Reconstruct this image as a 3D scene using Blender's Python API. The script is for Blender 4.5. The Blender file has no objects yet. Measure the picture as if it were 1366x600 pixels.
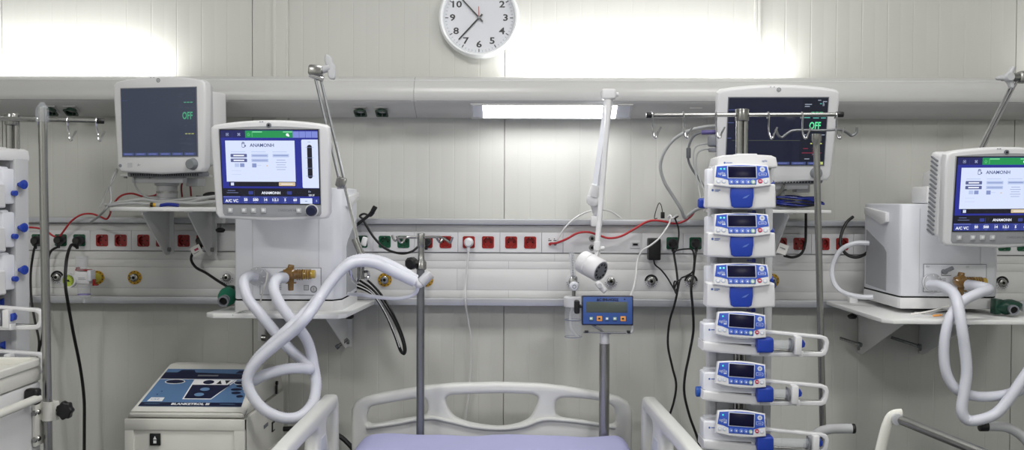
import bpy, bmesh, math, random
from mathutils import Vector, Matrix, Euler
random.seed(7)
C = bpy.context.scene.collection
PI = math.pi
# ------------------------------------------------------------------ camera
W, H, F = 1366, 600, 1330.0
CAM = Vector((0.0, -3.8, 1.6))
YAW, PITCH, ROLL = math.radians(0.88), math.atan(31/1330), math.radians(0.25)
FW = Vector((-math.sin(YAW)*math.cos(PITCH), math.cos(YAW)*math.cos(PITCH), -math.sin(PITCH)))
R0 = Vector((math.cos(YAW), math.sin(YAW), 0)); U0 = R0.cross(FW)
RR = R0*math.cos(ROLL) + U0*math.sin(ROLL); UU = -R0*math.sin(ROLL) + U0*math.cos(ROLL)
cam = bpy.data.cameras.new('camera'); co = bpy.data.objects.new('camera', cam); C.objects.link(co)
cam.sensor_fit = 'HORIZONTAL'; cam.sensor_width = 36; cam.lens = 36*F/W; cam.clip_start = 0.05
mw = Matrix((RR, UU, -FW)).transposed().to_4x4(); mw.translation = CAM; co.matrix_world = mw
bpy.context.scene.camera = co

def U(px, py, d):
    """the point of the room seen at a pixel, d metres in front of the wall"""
    r = FW*F + RR*(px-W/2) - UU*(py-H/2)
    return CAM + r*((-d-CAM.y)/r.y)
def S(d): return F/(3.8-d)
def US(pts, d=None):
    return [U(p[0], p[1], p[2] if len(p) > 2 else d) for p in pts]
# ------------------------------------------------------------------ world, exposure
sc = bpy.context.scene
w = bpy.data.worlds.new('world'); sc.world = w; w.use_nodes = True
w.node_tree.nodes['Background'].inputs[0].default_value = (0.8, 0.85, 0.9, 1)
w.node_tree.nodes['Background'].inputs[1].default_value = 0.3
sc.view_settings.view_transform = 'Standard'; sc.view_settings.look = 'None'
sc.view_settings.gamma = 1; sc.view_settings.use_curve_mapping = False
sc.view_settings.exposure = 0.12
sc.cycles.max_bounces = 8; sc.cycles.diffuse_bounces = 4; sc.cycles.transmission_bounces = 8
sc.cycles.transparent_max_bounces = 12; sc.cycles.caustics_reflective = False; sc.cycles.caustics_refractive = False
sc.cycles.sample_clamp_indirect = 6
CEIL_E, UP_E, READ_E = 15.0, 5.2, 12.0

def area(name, loc, rot, sx, sy, e, col=(1, 1, 1), parent=None):
    l = bpy.data.lights.new(name, 'AREA'); l.shape = 'RECTANGLE'; l.size = sx; l.size_y = sy; l.energy = e; l.color = col
    o = bpy.data.objects.new(name, l); C.objects.link(o); o.location = loc; o.rotation_euler = rot
    if parent: o.parent = parent; o.location = Vector(loc) - parent.location
    return o
# ------------------------------------------------------------------ materials
def lin(c):
    r = []
    for v in c:
        v = v/255
        r.append(v/12.92 if v <= .04045 else ((v+.055)/1.055)**2.4)
    return (*r, 1)
MAT = {}
def mat(name, rgb, rough=.45, metal=0, noise=0, bump=0, scale=30, emit=0, alpha=1, trans=0, coat=0, sub=0, aniso=None):
    m = bpy.data.materials.new(name); m.use_nodes = True; nt = m.node_tree; b = nt.nodes['Principled BSDF']
    b.inputs['Base Color'].default_value = lin(rgb); b.inputs['Roughness'].default_value = rough
    b.inputs['Metallic'].default_value = metal
    if alpha < 1: b.inputs['Alpha'].default_value = alpha
    if trans: b.inputs['Transmission Weight'].default_value = trans; b.inputs['IOR'].default_value = 1.1
    if coat: b.inputs['Coat Weight'].default_value = coat; b.inputs['Coat Roughness'].default_value = .1
    if sub: b.inputs['Subsurface Weight'].default_value = sub; b.inputs['Subsurface Radius'].default_value = (.01, .01, .01)
    if emit:
        b.inputs['Emission Color'].default_value = lin(rgb); b.inputs['Emission Strength'].default_value = emit
    if noise or bump:
        tc = nt.nodes.new('ShaderNodeTexCoord'); n = nt.nodes.new('ShaderNodeTexNoise')
        n.inputs['Scale'].default_value = scale; n.inputs['Detail'].default_value = 4
        nt.links.new(tc.outputs['Object'], n.inputs['Vector'])
        if noise:
            mr = nt.nodes.new('ShaderNodeMapRange'); mr.inputs['To Min'].default_value = 1-noise; mr.inputs['To Max'].default_value = 1+noise
            mx = nt.nodes.new('ShaderNodeVectorMath'); mx.operation = 'SCALE'
            mx.inputs[0].default_value = lin(rgb)[:3]
            nt.links.new(n.outputs['Fac'], mr.inputs['Value']); nt.links.new(mr.outputs['Result'], mx.inputs['Scale'])
            nt.links.new(mx.outputs['Vector'], b.inputs['Base Color'])
        if bump:
            bp = nt.nodes.new('ShaderNodeBump'); bp.inputs['Strength'].default_value = bump; bp.inputs['Distance'].default_value = .002
            nt.links.new(n.outputs['Fac'], bp.inputs['Height']); nt.links.new(bp.outputs['Normal'], b.inputs['Normal'])
    MAT[name] = m
    return m
wall_m = mat('wall panel coating', (205, 205, 200), .5, noise=.02, scale=3)
trim_m = mat('joint trim', (208, 208, 203), .5)
duct_m = mat('duct enamel', (194, 194, 193), .3, noise=.01, scale=5)
trunk_m = mat('trunking enamel', (222, 222, 221), .38, noise=.012, scale=6)
alu_m = mat('satin aluminium', (190, 192, 198), .38, .6, noise=.03, scale=40)
steel_m = mat('brushed steel', (160, 160, 158), .27, 1, noise=.05, scale=60)
chrome_m = mat('chrome', (205, 205, 208), .12, 1)
dsteel_m = mat('dull steel', (135, 137, 140), .35, .9, noise=.05, scale=50)
white_m = mat('white plastic', (224, 224, 226), .4, noise=.01, scale=20)
white2_m = mat('cool white plastic', (228, 230, 237), .42, noise=.01, scale=20)
greyp_m = mat('grey plastic', (158, 160, 164), .5, noise=.02)
lgrey_m = mat('light grey plastic', (190, 191, 194), .5, noise=.02)
mgrey_m = mat('mid grey plastic', (120, 123, 130), .5, noise=.02)
pow_m = mat('powder coated steel', (226, 227, 226), .45, bump=.05, scale=300)
bed_m = mat('bed plastic', (214, 215, 212), .4, bump=.04, scale=400)
bedpan_m = mat('bed panel plastic', (196, 199, 208), .45)
sheet_m = mat('lavender sheet', (172, 173, 212), .85, noise=.04, bump=.5, scale=9)
cream_m = mat('cream enamel', (222, 221, 214), .42, noise=.01)
black_m = mat('black plastic', (16, 16, 18), .4)
cable_m = mat('black cable', (13, 13, 14), .45)
dark_m = mat('painted cavity shade', (5, 5, 6), .8)  # near-black colour stands in for the shade inside holes and gaps
groove_m = mat('seam grey', (120, 121, 124), .7)
seam_m = mat('pale seam grey', (165, 165, 166), .7)
red_m = mat('red socket plastic', (150, 20, 18), .4)
green_m = mat('green socket plastic', (14, 84, 56), .4)
dgreen_m = mat('dark green socket plastic', (8, 44, 30), .4)
redhose_m = mat('red tube', (176, 42, 48), .4)
wcable_m = mat('white cable', (214, 214, 214), .45)
gcable_m = mat('grey cable', (168, 170, 170), .45)
blue_m = mat('blue plastic', (28, 62, 168), .35)
bluecab_m = mat('blue cable', (22, 40, 130), .4)
navy_m = mat('navy knob', (24, 28, 62), .35)
yellow_m = mat('yellow ring', (206, 160, 40), .45)
byellow_m = mat('bright yellow', (214, 200, 20), .4)
hose_m = mat('translucent white hose', (216, 218, 228), .3, sub=.3)
amber_m = mat('amber plastic', (134, 100, 50), .2, noise=.12, scale=60, coat=.5)
amber2_m = mat('yellow amber plastic', (196, 164, 66), .2, coat=.5)
clear_m = mat('clear plastic', (225, 230, 238), .08, alpha=.24, coat=.6)
clearg_m = mat('frosted plastic', (212, 214, 220), .3, alpha=.6)
teal_m = mat('green mask fabric', (26, 120, 92), .6, bump=.2, scale=60)
bag_m = mat('dark green silicone', (12, 62, 48), .35)
lcd_m = mat('lcd off green grey', (76, 84, 78), .4)
scaleblue_m = mat('scale front blue', (54, 86, 152), .4)
orange_m = mat('orange button', (228, 160, 84), .45)
knob_m = mat('grey knob', (130, 134, 138), .4, noise=.02)
cface_m = mat('clock face paper', (226, 228, 234), .6)
cframe_m = mat('clock frame', (238, 240, 242), .25, coat=.5)
ink_m = mat('black ink', (26, 26, 28), .6)
greyink_m = mat('grey ink', (130, 134, 142), .6)
blueink_m = mat('blue ink', (84, 110, 178), .6)
redink_m = mat('red hand', (170, 60, 54), .5)
whiteink_m = mat('white ink', (235, 236, 238), .6)
hblue_m = mat('panel blue', (88, 122, 164), .4)
hlblue_m = mat('panel grey blue', (104, 138, 176), .4)
hnavy_m = mat('panel navy', (22, 28, 58), .35)
pblue_m = mat('keypad blue', (44, 82, 184), .35)
plcd_m = mat('pump screen navy', (12, 12, 46), .3); plcd_m.node_tree.nodes['Principled BSDF'].inputs['Specular IOR Level'].default_value = .15
pred_m = mat('button red', (176, 50, 84), .4)
pgreen_m = mat('button green', (140, 176, 156), .4)
pbut_m = mat('button pale', (196, 204, 220), .4)
pbut2_m = mat('button blue', (96, 124, 200), .4)
tag_m = mat('paper tag', (232, 230, 226), .7)
tube_m = mat('fluorescent tube', (255, 255, 250), .4, emit=6)
diff_m = mat('lamp diffuser', (255, 255, 255), .5, emit=READ_E)
refl_m = mat('lamp end reflector', (190, 192, 205), .25, .5)
floor_m = mat('vinyl floor', (98, 104, 110), .4, noise=.08, scale=25)
ceil_m = mat('ceiling tile', (225, 225, 222), .8, bump=.2, scale=120)
panel_e = mat('ceiling panel diffuser', (255, 255, 252), .5, emit=3)
def emi(name, rgb, s=1.0):
    m = bpy.data.materials.new(name); m.use_nodes = True; b = m.node_tree.nodes['Principled BSDF']
    b.inputs['Base Color'].default_value = (.01, .01, .012, 1); b.inputs['Roughness'].default_value = .25
    b.inputs['Emission Color'].default_value = lin(rgb); b.inputs['Emission Strength'].default_value = s
    return m
E = {k: emi('display '+k, v) for k, v in dict(
    blue=(30, 38, 138), navy=(22, 26, 84), cell=(44, 56, 132), green=(20, 140, 74), lgreen=(120, 205, 150), lav=(120, 132, 206),
    white=(208, 218, 244), pale=(176, 190, 226), mid=(128, 142, 190), slate=(84, 92, 138), black=(6, 6, 26), beige=(204, 184, 150),
    text=(70, 82, 128), bright=(238, 242, 252), off=(16, 20, 34), offtext=(98, 226, 158), cyan=(90, 180, 170), dimblue=(64, 76, 120),
    dim=(52, 60, 76), yellow=(206, 214, 120), redline=(120, 40, 60), offdim=(70, 150, 116), ydim=(150, 156, 90), yline=(96, 104, 78), led=(60, 230, 220), lilac=(110, 116, 180), grey=(150, 160, 176)).items()}
offglass_m = emi('monitor glass', (24, 27, 46)); offglass_m.node_tree.nodes['Principled BSDF'].inputs['Roughness'].default_value = .12
offglass2_m = emi('monitor glass with painted sheen', (46, 53, 70)); offglass2_m.node_tree.nodes['Principled BSDF'].inputs['Roughness'].default_value = .2  # even pale glow stands in for the sheen on the glass
# ------------------------------------------------------------------ mesh builder
def cat(pts, n=6, closed=False):
    pts = [Vector(p) for p in pts]; L = len(pts); out = []
    if L < 3 and not closed: return pts
    rng = range(L if closed else L-1)
    for i in rng:
        if closed: p0, p1, p2, p3 = pts[i-1], pts[i], pts[(i+1) % L], pts[(i+2) % L]
        else:
            p1, p2 = pts[i], pts[i+1]
            p0 = pts[i-1] if i > 0 else p1*2-p2
            p3 = pts[i+2] if i+2 < L else p2*2-p1
        for k in range(n):
            t = k/n
            out.append(.5*((2*p1)+(p2-p0)*t+(2*p0-5*p1+4*p2-p3)*t*t+(3*p1-p0-3*p2+p3)*t**3))
    if not closed: out.append(pts[-1])
    return out
def rrect(w, h, r, n=5, cx=0, cy=0):
    o = []
    for sx, sy, a in ((1, 1, 0), (-1, 1, 90), (-1, -1, 180), (1, -1, 270)):
        for k in range(n+1):
            t = math.radians(a+90*k/n)
            o.append((cx+sx*(w/2-r)+r*math.cos(t), cy+sy*(h/2-r)+r*math.sin(t)))
    return o
def circ(r, n=24, cx=0, cy=0): return [(cx+r*math.cos(2*PI*k/n), cy+r*math.sin(2*PI*k/n)) for k in range(n)]
FACE = Matrix.Rotation(PI/2, 4, 'X')      # drawings in x,y stand up in x,z and face -y
ROOT = {}
class MB:
    def __init__(s): s.bm = bmesh.new(); s.mats = []; s.M = Matrix()
    def mi(s, m):
        if m not in s.mats: s.mats.append(m)
        return s.mats.index(m)
    def add(s, tb, m, M=None):
        i = s.mi(m)
        for f in tb.faces: f.material_index = i
        tb.transform(s.M @ (M or Matrix()))
        me = bpy.data.meshes.new('t'); tb.to_mesh(me); tb.free(); s.bm.from_mesh(me); bpy.data.meshes.remove(me)
        return s
    def box(s, c, size, m, bev=0, seg=2, rot=None):
        t = bmesh.new(); bmesh.ops.create_cube(t, size=1)
        bmesh.ops.scale(t, vec=size, verts=t.verts)
        if bev: bmesh.ops.bevel(t, geom=t.edges[:], offset=bev, segments=seg, affect='EDGES', profile=.5)
        M = Matrix.Translation(c)
        if rot: M = M @ Euler(rot).to_matrix().to_4x4()
        return s.add(t, m, M)
    def cyl(s, p0, p1, r, m, r1=None, n=16, bev=0):
        p0, p1 = Vector(p0), Vector(p1); v = p1-p0
        t = bmesh.new(); bmesh.ops.create_cone(t, cap_ends=True, segments=n, radius1=r, radius2=r if r1 is None else r1, depth=v.length)
        if bev:
            ed = [e for e in t.edges if abs(e.verts[0].co.z-e.verts[1].co.z) < 1e-6]
            bmesh.ops.bevel(t, geom=ed, offset=bev, segments=2, affect='EDGES', profile=.5)
        return s.add(t, m, Matrix.Translation((p0+p1)/2) @ v.to_track_quat('Z', 'Y').to_matrix().to_4x4())
    def sph(s, c, r, m, sc=(1, 1, 1), n=16, rot=None):
        t = bmesh.new(); bmesh.ops.create_uvsphere(t, u_segments=n, v_segments=max(6, n//2), radius=r)
        M = Matrix.Translation(c)
        if rot: M = M @ Euler(rot).to_matrix().to_4x4()
        return s.add(t, m, M @ Matrix.Diagonal((*sc, 1)))
    def lathe(s, prof, org, axis, m, n=24):
        t = bmesh.new(); rings = []
        for r, h in prof:
            if r < 1e-6: rings.append([t.verts.new((0, 0, h))])
            else: rings.append([t.verts.new((r*math.cos(2*PI*k/n), r*math.sin(2*PI*k/n), h)) for k in range(n)])
        for a, b in zip(rings, rings[1:]):
            for k in range(n):
                q = [a[k % len(a)], a[(k+1) % len(a)], b[(k+1) % len(b)], b[k % len(b)]]
                u = []
                for x in q:
                    if x not in u: u.append(x)
                if len(u) > 2:
                    try: t.faces.new(u)
                    except ValueError: pass
        bmesh.ops.recalc_face_normals(t, faces=t.faces)
        return s.add(t, m, Matrix.Translation(org) @ Vector(axis).to_track_quat('Z', 'Y').to_matrix().to_4x4())
    def tube(s, pts, r, m, n=8, smooth=6, ripple=0, closed=False, flat=1):
        pts = cat(pts, smooth, closed) if smooth else [Vector(p) for p in pts]
        if ripple:
            q = [pts[0]]; step = ripple; acc = 0
            for a, b in zip(pts, pts[1:]):
                L = (b-a).length; x = step-acc
                while x < L: q.append(a.lerp(b, x/L)); x += step
                acc = L-(x-step)
            pts = q
        t = bmesh.new(); rings = []; N = len(pts)
        d0 = (pts[1]-pts[0]).normalized(); nrm = d0.orthogonal().normalized()
        if abs(d0.y) < .9: nrm = (Vector((0, 1, 0))-d0*d0.y).normalized()
        pd = d0
        for i, p in enumerate(pts):
            if closed: d = (pts[(i+1) % N]-pts[i-1])
            else: d = pts[min(i+1, N-1)]-pts[max(i-1, 0)]
            d = d.normalized() if d.length > 1e-9 else pd
            nrm = (pd.rotation_difference(d) @ nrm); nrm = (nrm-d*nrm.dot(d)).normalized(); pd = d
            b = d.cross(nrm); rr = r*(1+(.055 if i % 2 else -.055)) if ripple else r
            rings.append([t.verts.new(p+(nrm*math.cos(2*PI*k/n)*flat+b*math.sin(2*PI*k/n))*rr) for k in range(n)])
        pr = list(zip(rings, rings[1:])) + ([(rings[-1], rings[0])] if closed else [])
        for a, b in pr:
            for k in range(n): t.faces.new((a[k], a[(k+1) % n], b[(k+1) % n], b[k]))
        if not closed: t.faces.new(rings[0][::-1]); t.faces.new(rings[-1])
        bmesh.ops.recalc_face_normals(t, faces=t.faces)
        return s.add(t, m)
    def curve2d(s, loops, th, m, bev=0, M=None, front=0):
        """filled outline (loop 0) with holes, thickness th; front face at y=front facing -y"""
        cu = bpy.data.curves.new('c', 'CURVE'); cu.dimensions = '2D'; cu.fill_mode = 'BOTH'
        cu.extrude = max(th/2-bev, 0); cu.bevel_depth = bev; cu.bevel_resolution = 2; cu.offset = -bev
        for lp in loops:
            sp = cu.splines.new('POLY'); sp.points.add(len(lp)-1); sp.use_cyclic_u = True
            for q, p in zip(sp.points, lp): q.co = (p[0], p[1], 0, 1)
        o = bpy.data.objects.new('c', cu); me = bpy.data.meshes.new_from_object(o)
        t = bmesh.new(); t.from_mesh(me); bmesh.ops.remove_doubles(t, verts=t.verts, dist=1e-6)
        bpy.data.objects.remove(o); bpy.data.curves.remove(cu); bpy.data.meshes.remove(me)
        return s.add(t, m, (M or Matrix()) @ Matrix.Translation((0, front+th/2, 0)) @ FACE)
    def prism(s, pts, y0, y1, m, plane='xz', bev=0):
        t = bmesh.new()
        f = {'xz': lambda p, y: (p[0], y, p[1]), 'yz': lambda p, y: (y, p[0], p[1]), 'xy': lambda p, y: (p[0], p[1], y)}[plane]
        a = [t.verts.new(f(p, y0)) for p in pts]; b = [t.verts.new(f(p, y1)) for p in pts]
        t.faces.new(a); t.faces.new(b[::-1])
        for k in range(len(pts)): t.faces.new((a[k], b[k], b[(k+1) % len(pts)], a[(k+1) % len(pts)]))
        bmesh.ops.recalc_face_normals(t, faces=t.faces)
        if bev: bmesh.ops.bevel(t, geom=t.edges[:], offset=bev, segments=2, affect='EDGES', profile=.5)
        return s.add(t, m)
    def hull(s, pts8, m, bev=0):
        """box from 8 corners: bottom 4 (ccw) then top 4"""
        t = bmesh.new(); v = [t.verts.new(p) for p in pts8]
        for q in ((3, 2, 1, 0), (4, 5, 6, 7), (0, 1, 5, 4), (1, 2, 6, 5), (2, 3, 7, 6), (3, 0, 4, 7)): t.faces.new([v[i] for i in q])
        bmesh.ops.recalc_face_normals(t, faces=t.faces)
        if bev: bmesh.ops.bevel(t, geom=t.edges[:], offset=bev, segments=3, affect='EDGES', profile=.5)
        return s.add(t, m)
    def rect(s, x0, z0, x1, z1, y, m, r=0):
        if r: return s.poly([(a+(x0+x1)/2, y, b+(z0+z1)/2) for a, b in rrect(abs(x1-x0), abs(z1-z0), r, 3)], m)
        return s.poly([(x0, y, z0), (x1, y, z0), (x1, y, z1), (x0, y, z1)], m)
    def poly(s, pts, m):
        t = bmesh.new(); t.faces.new([t.verts.new(p) for p in pts])
        return s.add(t, m)
    def disc(s, x, z, y, r, m, n=20): return s.poly([(x+a, y, z+b) for a, b in circ(r, n)], m)
    def text(s, txt, size, x, z, y, m, align='CENTER', M=None, sx=1, bold=0):
        cu = bpy.data.curves.new('t', 'FONT'); cu.body = txt; cu.size = size; cu.align_x = align; cu.align_y = 'CENTER'
        cu.resolution_u = 2; cu.offset = bold
        o = bpy.data.objects.new('t', cu); C.objects.link(o)
        bpy.context.view_layer.update()
        me = bpy.data.meshes.new_from_object(o.evaluated_get(bpy.context.evaluated_depsgraph_get()))
        t = bmesh.new(); t.from_mesh(me); bpy.data.objects.remove(o); bpy.data.curves.remove(cu); bpy.data.meshes.remove(me)
        return s.add(t, m, (M or Matrix()) @ Matrix.Translation((x, y, z)) @ FACE @ Matrix.Diagonal((sx, 1, 1, 1)))
    def build(s, name, parent=None, label=None, world=False, smooth=35, kind=None):
        me = bpy.data.meshes.new(name)
        for m in s.mats: me.materials.append(m)
        o = bpy.data.objects.new(name, me); C.objects.link(o)
        if parent is not None:
            if world: s.bm.transform(ROOT[parent.name].inverted())
            o.parent = parent; ROOT[o.name] = ROOT[parent.name]
        else:
            xs = [v.co for v in s.bm.verts]
            lo = Vector([min(v[i] for v in xs) for i in range(3)]); hi = Vector([max(v[i] for v in xs) for i in range(3)])
            loc = Vector(((lo.x+hi.x)/2, (lo.y+hi.y)/2, lo.z)); s.bm.transform(Matrix.Translation(-loc)); o.location = loc
            ROOT[o.name] = Matrix.Translation(loc)
        s.bm.to_mesh(me); s.bm.free()
        for p in me.polygons: p.use_smooth = True
        me.set_sharp_from_angle(angle=math.radians(smooth))
        if label: o['label'] = label
        if kind: o['kind'] = kind
        return o
def thing(name, label, catg, loc=(0, 0, 0), rot=(0, 0, 0), group=None):
    o = bpy.data.objects.new(name, None); C.objects.link(o); o.empty_display_size = .05
    o.location = loc; o.rotation_euler = rot; o['label'] = label; o['category'] = catg
    if group: o['group'] = group
    ROOT[o.name] = Matrix.Translation(loc) @ Euler(rot).to_matrix().to_4x4()
    return o
def tag(o, label, catg, group=None):
    o['label'] = label; o['category'] = catg
    if group: o['group'] = group
    return o
def copy_thing(root, loc, rot, label, group=None):
    r = root.copy(); C.objects.link(r); r.location = loc; r.rotation_euler = rot; r['label'] = label
    if group: r['group'] = group
    def rec(a, b):
        for ch in list(a.children):
            c = ch.copy(); C.objects.link(c); c.parent = b; rec(ch, c)
    rec(root, r)
    return r
def cable(name, label, pts, r, m, d=None, catg='cable', n=8, group=None, plug=None):
    b = MB(); P = US(pts, d); b.tube(P, r, m, n=n)
    o = b.build(name); tag(o, label, catg, group)
    return o
# ================================================================== ROOM
XL, XR, YB, ZC = -3.3, 3.3, -5.6, 3.2
WT = .08
b = MB(); b.box(((XL+XR)/2, YB/2, -.05), (XR-XL+.2, -YB+.3, .1), floor_m); b.build('floor', kind='structure')
b = MB(); b.box(((XL+XR)/2, YB/2, ZC+.05), (XR-XL+.2, -YB+.3, .1), ceil_m); b.build('ceiling', kind='structure')
b = MB(); b.box((XL-.05, YB/2, ZC/2), (.1, -YB+.3, ZC), wall_m); b.build('wall_left', kind='structure')
b = MB(); b.box((XR+.05, YB/2, ZC/2), (.1, -YB+.3, ZC), wall_m); b.build('wall_right', kind='structure')
b = MB(); b.box(((XL+XR)/2, YB-.05, ZC/2), (XR-XL, .1, ZC), wall_m); b.build('wall_rear', kind='structure')
# panelled wall: shallow ribs, deeper joints
joints = [U(x, 200, 0).x for x in (1, 336.5, 673, 1011.5, 1351)]
PW = (joints[-1]-joints[0])/4
prof = []; x = joints[2]-4*PW
xs = []
while x < XR:
    if x > XL+.02: xs.append((x, 'J'))
    for k in range(1, 20):
        g = x+PW*k/20
        if XL+.02 < g < XR-.02: xs.append((g, 'r' if k % 2 == 0 else 's'))
    x += PW
prof.append((XL, 0))
for x, t in xs:
    if t == 'J': prof += [(x-.0022, 0), (x-.0012, .0012), (x-.0012, .010), (x+.0012, .010), (x+.0012, .0012), (x+.0022, 0)]
    elif t == 'r': prof += [(x-.003, 0), (x-.0008, .0006), (x+.0008, .0006), (x+.003, 0)]
    else: prof += [(x-.007, 0), (x, .0003), (x+.007, 0)]
prof.append((XR, 0)); prof += [(XR, WT), (XL, WT)]
b = MB(); b.prism(prof, 0, ZC, wall_m, 'xy'); b.build('wall_back', kind='structure', smooth=3)
def strip(i, x0, x1, dd, z0, z1):
    b = MB(); a, c = U(x0, 60, dd).x, U(x1, 60, dd).x
    b.prism([(a, 0), (a+.001, -dd), (a+.008, -dd), (a+.011, -dd+.002), (c-.011, -dd+.002), (c-.008, -dd), (c-.001, -dd), (c, 0)], z0, z1, trim_m, 'xy')
    b.build('trim_%d' % i, kind='structure', smooth=10)
strip(1, 363.5, 384.5, .012, 0, ZC)
strip(2, 1006.5, 1015, .010, 0, ZC)
for i, (a, c) in enumerate(((XL, XR),)):
    b = MB(); b.box(((a+c)/2, -.006, .05), (c-a, .012, .1), trim_m, .003); b.build('baseboard_back', kind='structure')
# ceiling luminaires
for i, (x, y) in enumerate(((-.35, -1.65), (.95, -1.65), (-2.5, -4.2), (1.5, -4.4))):
    t = thing('ceiling_light', ['square ceiling light panel ahead of the camera on the left', 'square ceiling light panel ahead of the camera on the right',
              'square ceiling light panel behind the camera on the left', 'square ceiling light panel behind the camera on the right'][i], 'ceiling light', (x, y, ZC))
    b = MB(); b.curve2d([rrect(.66, .66, .01), rrect(.6, .6, .005)], .02, white_m, 0, M=Matrix.Rotation(-PI/2, 4, 'X')); b.M = Matrix()
    o = b.build('frame', t); o.location = (0, 0, -.001)
    b = MB(); b.box((0, 0, -.006), (.6, .6, .006), panel_e); b.build('diffuser', t)
    area('ceiling_light_lamp', (x, y, ZC-.04), (0, 0, 0), .58, .58, CEIL_E*(1, 1, 3.6, 2.9)[i], (1, .985, .96), t)

# ================================================================== BED HEAD LIGHT DUCT
def zc(py, d): return U(683, py, d).z
duct = thing('bedhead_light_duct', 'long curved white light duct running across the whole wall', 'light duct', (0, 0, zc(157, 0)))
dp = [(0, zc(157, 0)), (.055, zc(157.5, .055)), (.150, zc(138, .150)), (.158, zc(133, .158)), (.160, zc(127, .16)), (.157, zc(120, .157)), (.148, zc(113, .148)), (.134, zc(107.5, .134)),
      (.118, zc(104.2, .118)), (.106, zc(103, .106)), (.098, zc(103, .098)), (.098, zc(112, .098)), (.03, zc(118, .03)), (0, zc(118, 0))]
b = MB(); jx = U(552, 130, .155).x
b.prism([(-d, z) for d, z in dp], XL, jx-.0008, duct_m, 'yz')
b.prism([(-d, z) for d, z in dp], jx+.0010, XR, duct_m, 'yz')
b.prism([(-d*.985, z) for d, z in dp[:-3]+[(0, dp[-4][1])]], jx-.004, jx+.004, groove_m, 'yz')
b.build('housing', duct, world=True, smooth=50)
# crease lines along the duct, and its top highlight painted as a white strip
b = MB()
b.tube([(jx+.01, -.1585, zc(134.6, .159)), (XR, -.1585, zc(134.6, .159))], .0007, groove_m, smooth=0)
b.tube([(XL, -.1585, zc(134.6, .159)), (jx-.01, -.1585, zc(134.6, .159))], .0007, groove_m, smooth=0)
b.box(((XL+XR)/2, -.1345, zc(107.6, .134)), (XR-XL-.01, .003, .0016), cframe_m)
b.build('seam', duct, world=True)  # holds the crease lines and the painted highlight
# sloping underside frame: s runs 0 (front crease) .. 1 (rear edge)
A0, A1 = Vector((0, -.150, zc(138, .150))), Vector((0, -.055, zc(157.5, .055)))
sl = (A0-A1).normalized(); nn = Vector((0, sl.z, -sl.y))
if nn.z > 0: nn = -nn
def under(x, s, off): p = A0.lerp(A1, s)+nn*off; return Vector((x, p.y, p.z))
SLP = Matrix((Vector((1, 0, 0)), -nn, sl)).transposed().to_4x4()      # local x, y(into), z(up the slope)
def under_M(x, s, off=0): M = SLP.copy(); M.translation = under(x, s, off); return M
xa, xb = U(628, 146, .1).x, U(843, 146, .1).x
b = MB(); b.M = under_M((xa+xb)/2, .5, 0); L = xb-xa; hh = (A0-A1).length
b.curve2d([rrect(L, hh*.98, .002), rrect(L-.012, hh*.86, .001)], .004, duct_m, front=-.004)
b.build('reading_light_frame', duct, world=True)
b = MB(); b.M = under_M((xa+xb)/2, .5, 0)
b.box((0, -.0015, 0), (L-.014, .002, hh*.86), refl_m); rl = b.build('reading_light_tray', duct, world=True)
b = MB(); b.M = under_M((xa+xb)/2-.006, .5, 0)
b.box((0, -.0035, 0), (L-.105, .002, hh*.84), diff_m); b.build('diffuser', rl, 'glowing white diffuser of the reading light', world=True)
# upward lamps in the trough behind the lip
for (p0, p1) in ((-110, 208), (690, 1045), (1420, 1760)):
    x0, x1 = U(p0, 100, .06).x, min(U(p1, 100, .06).x, XR-.02); z = dp[-3][1]-.012+.02
    b = MB(); b.cyl((x0, -.055, z), (x1, -.055, z), .008, tube_m); b.build('uplight_tube', duct, world=True)
    area('uplight_lamp', ((x0+x1)/2, -.062, z+.012), (math.radians(180-8), 0, 0), x1-x0, .03, UP_E, (1, 1, .99), duct)
# ------------------------------------------------------------------ sockets
def socket_mesh(b, m, s=.0225, r=.0185, dp_=.0145):
    n = 32
    t = bmesh.new(); out = []; inn = []; flo = []
    for k in range(n):
        a = 2*PI*(k+.5)/n; c, q = math.cos(a), math.sin(a); f = s/max(abs(c), abs(q))
        out.append(t.verts.new((c*f, 0, q*f))); inn.append(t.verts.new((c*r, 0, q*r))); flo.append(t.verts.new((c*r*.96, dp_, q*r*.96)))
    bk = [t.verts.new((v.co.x, .004, v.co.z)) for v in out]
    for k in range(n):
        j = (k+1) % n
        t.faces.new((out[k], out[j], inn[j], inn[k])); t.faces.new((inn[k], inn[j], flo[j], flo[k])); t.faces.new((bk[k], bk[j], out[j], out[k]))
    t.faces.new(flo); bmesh.ops.recalc_face_normals(t, faces=t.faces)
    b.add(t, m)
    for x in (-.0095, .0095): b.disc(x, 0, dp_-.0004, .0028, dark_m, 10)
    for z in (-.0165, .0165): b.box((0, dp_*.5, z), (.004, dp_, .002), steel_m)
    b.box((-.0172, dp_*.55, 0), (.002, dp_*.8, .005), m); b.box((.0172, dp_*.55, 0), (.002, dp_*.8, .005), m)
SOCK = {}
def socket(kind, parent, M, label):
    if kind not in SOCK:
        b = MB(); socket_mesh(b, {'r': red_m, 'g': green_m, 'd': dgreen_m}[kind]); o = b.build('socket'); o.data.transform(Matrix.Translation(o.location)); SOCK[kind] = o.data; bpy.data.objects.remove(o)
    o = bpy.data.objects.new('socket', SOCK[kind]); C.objects.link(o); o.parent = parent
    o.matrix_local = ROOT[parent.name].inverted() @ M; o['label'] = label
    return o
for px in (481.5, 510, 69.5, 96.5):
    x = U(px, 146 if px > 300 else 144.5, .1).x
    bb = under_M(x, .46, .0145)
    b = MB(); b.M = under_M(x, .46, 0); b.curve2d([rrect(.047, .047, .002)], .004, duct_m, front=-.004) ; b.build('socket_collar', duct, world=True)
    socket('d', duct, under_M(x, .46, .0175), 'dark green socket')
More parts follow.
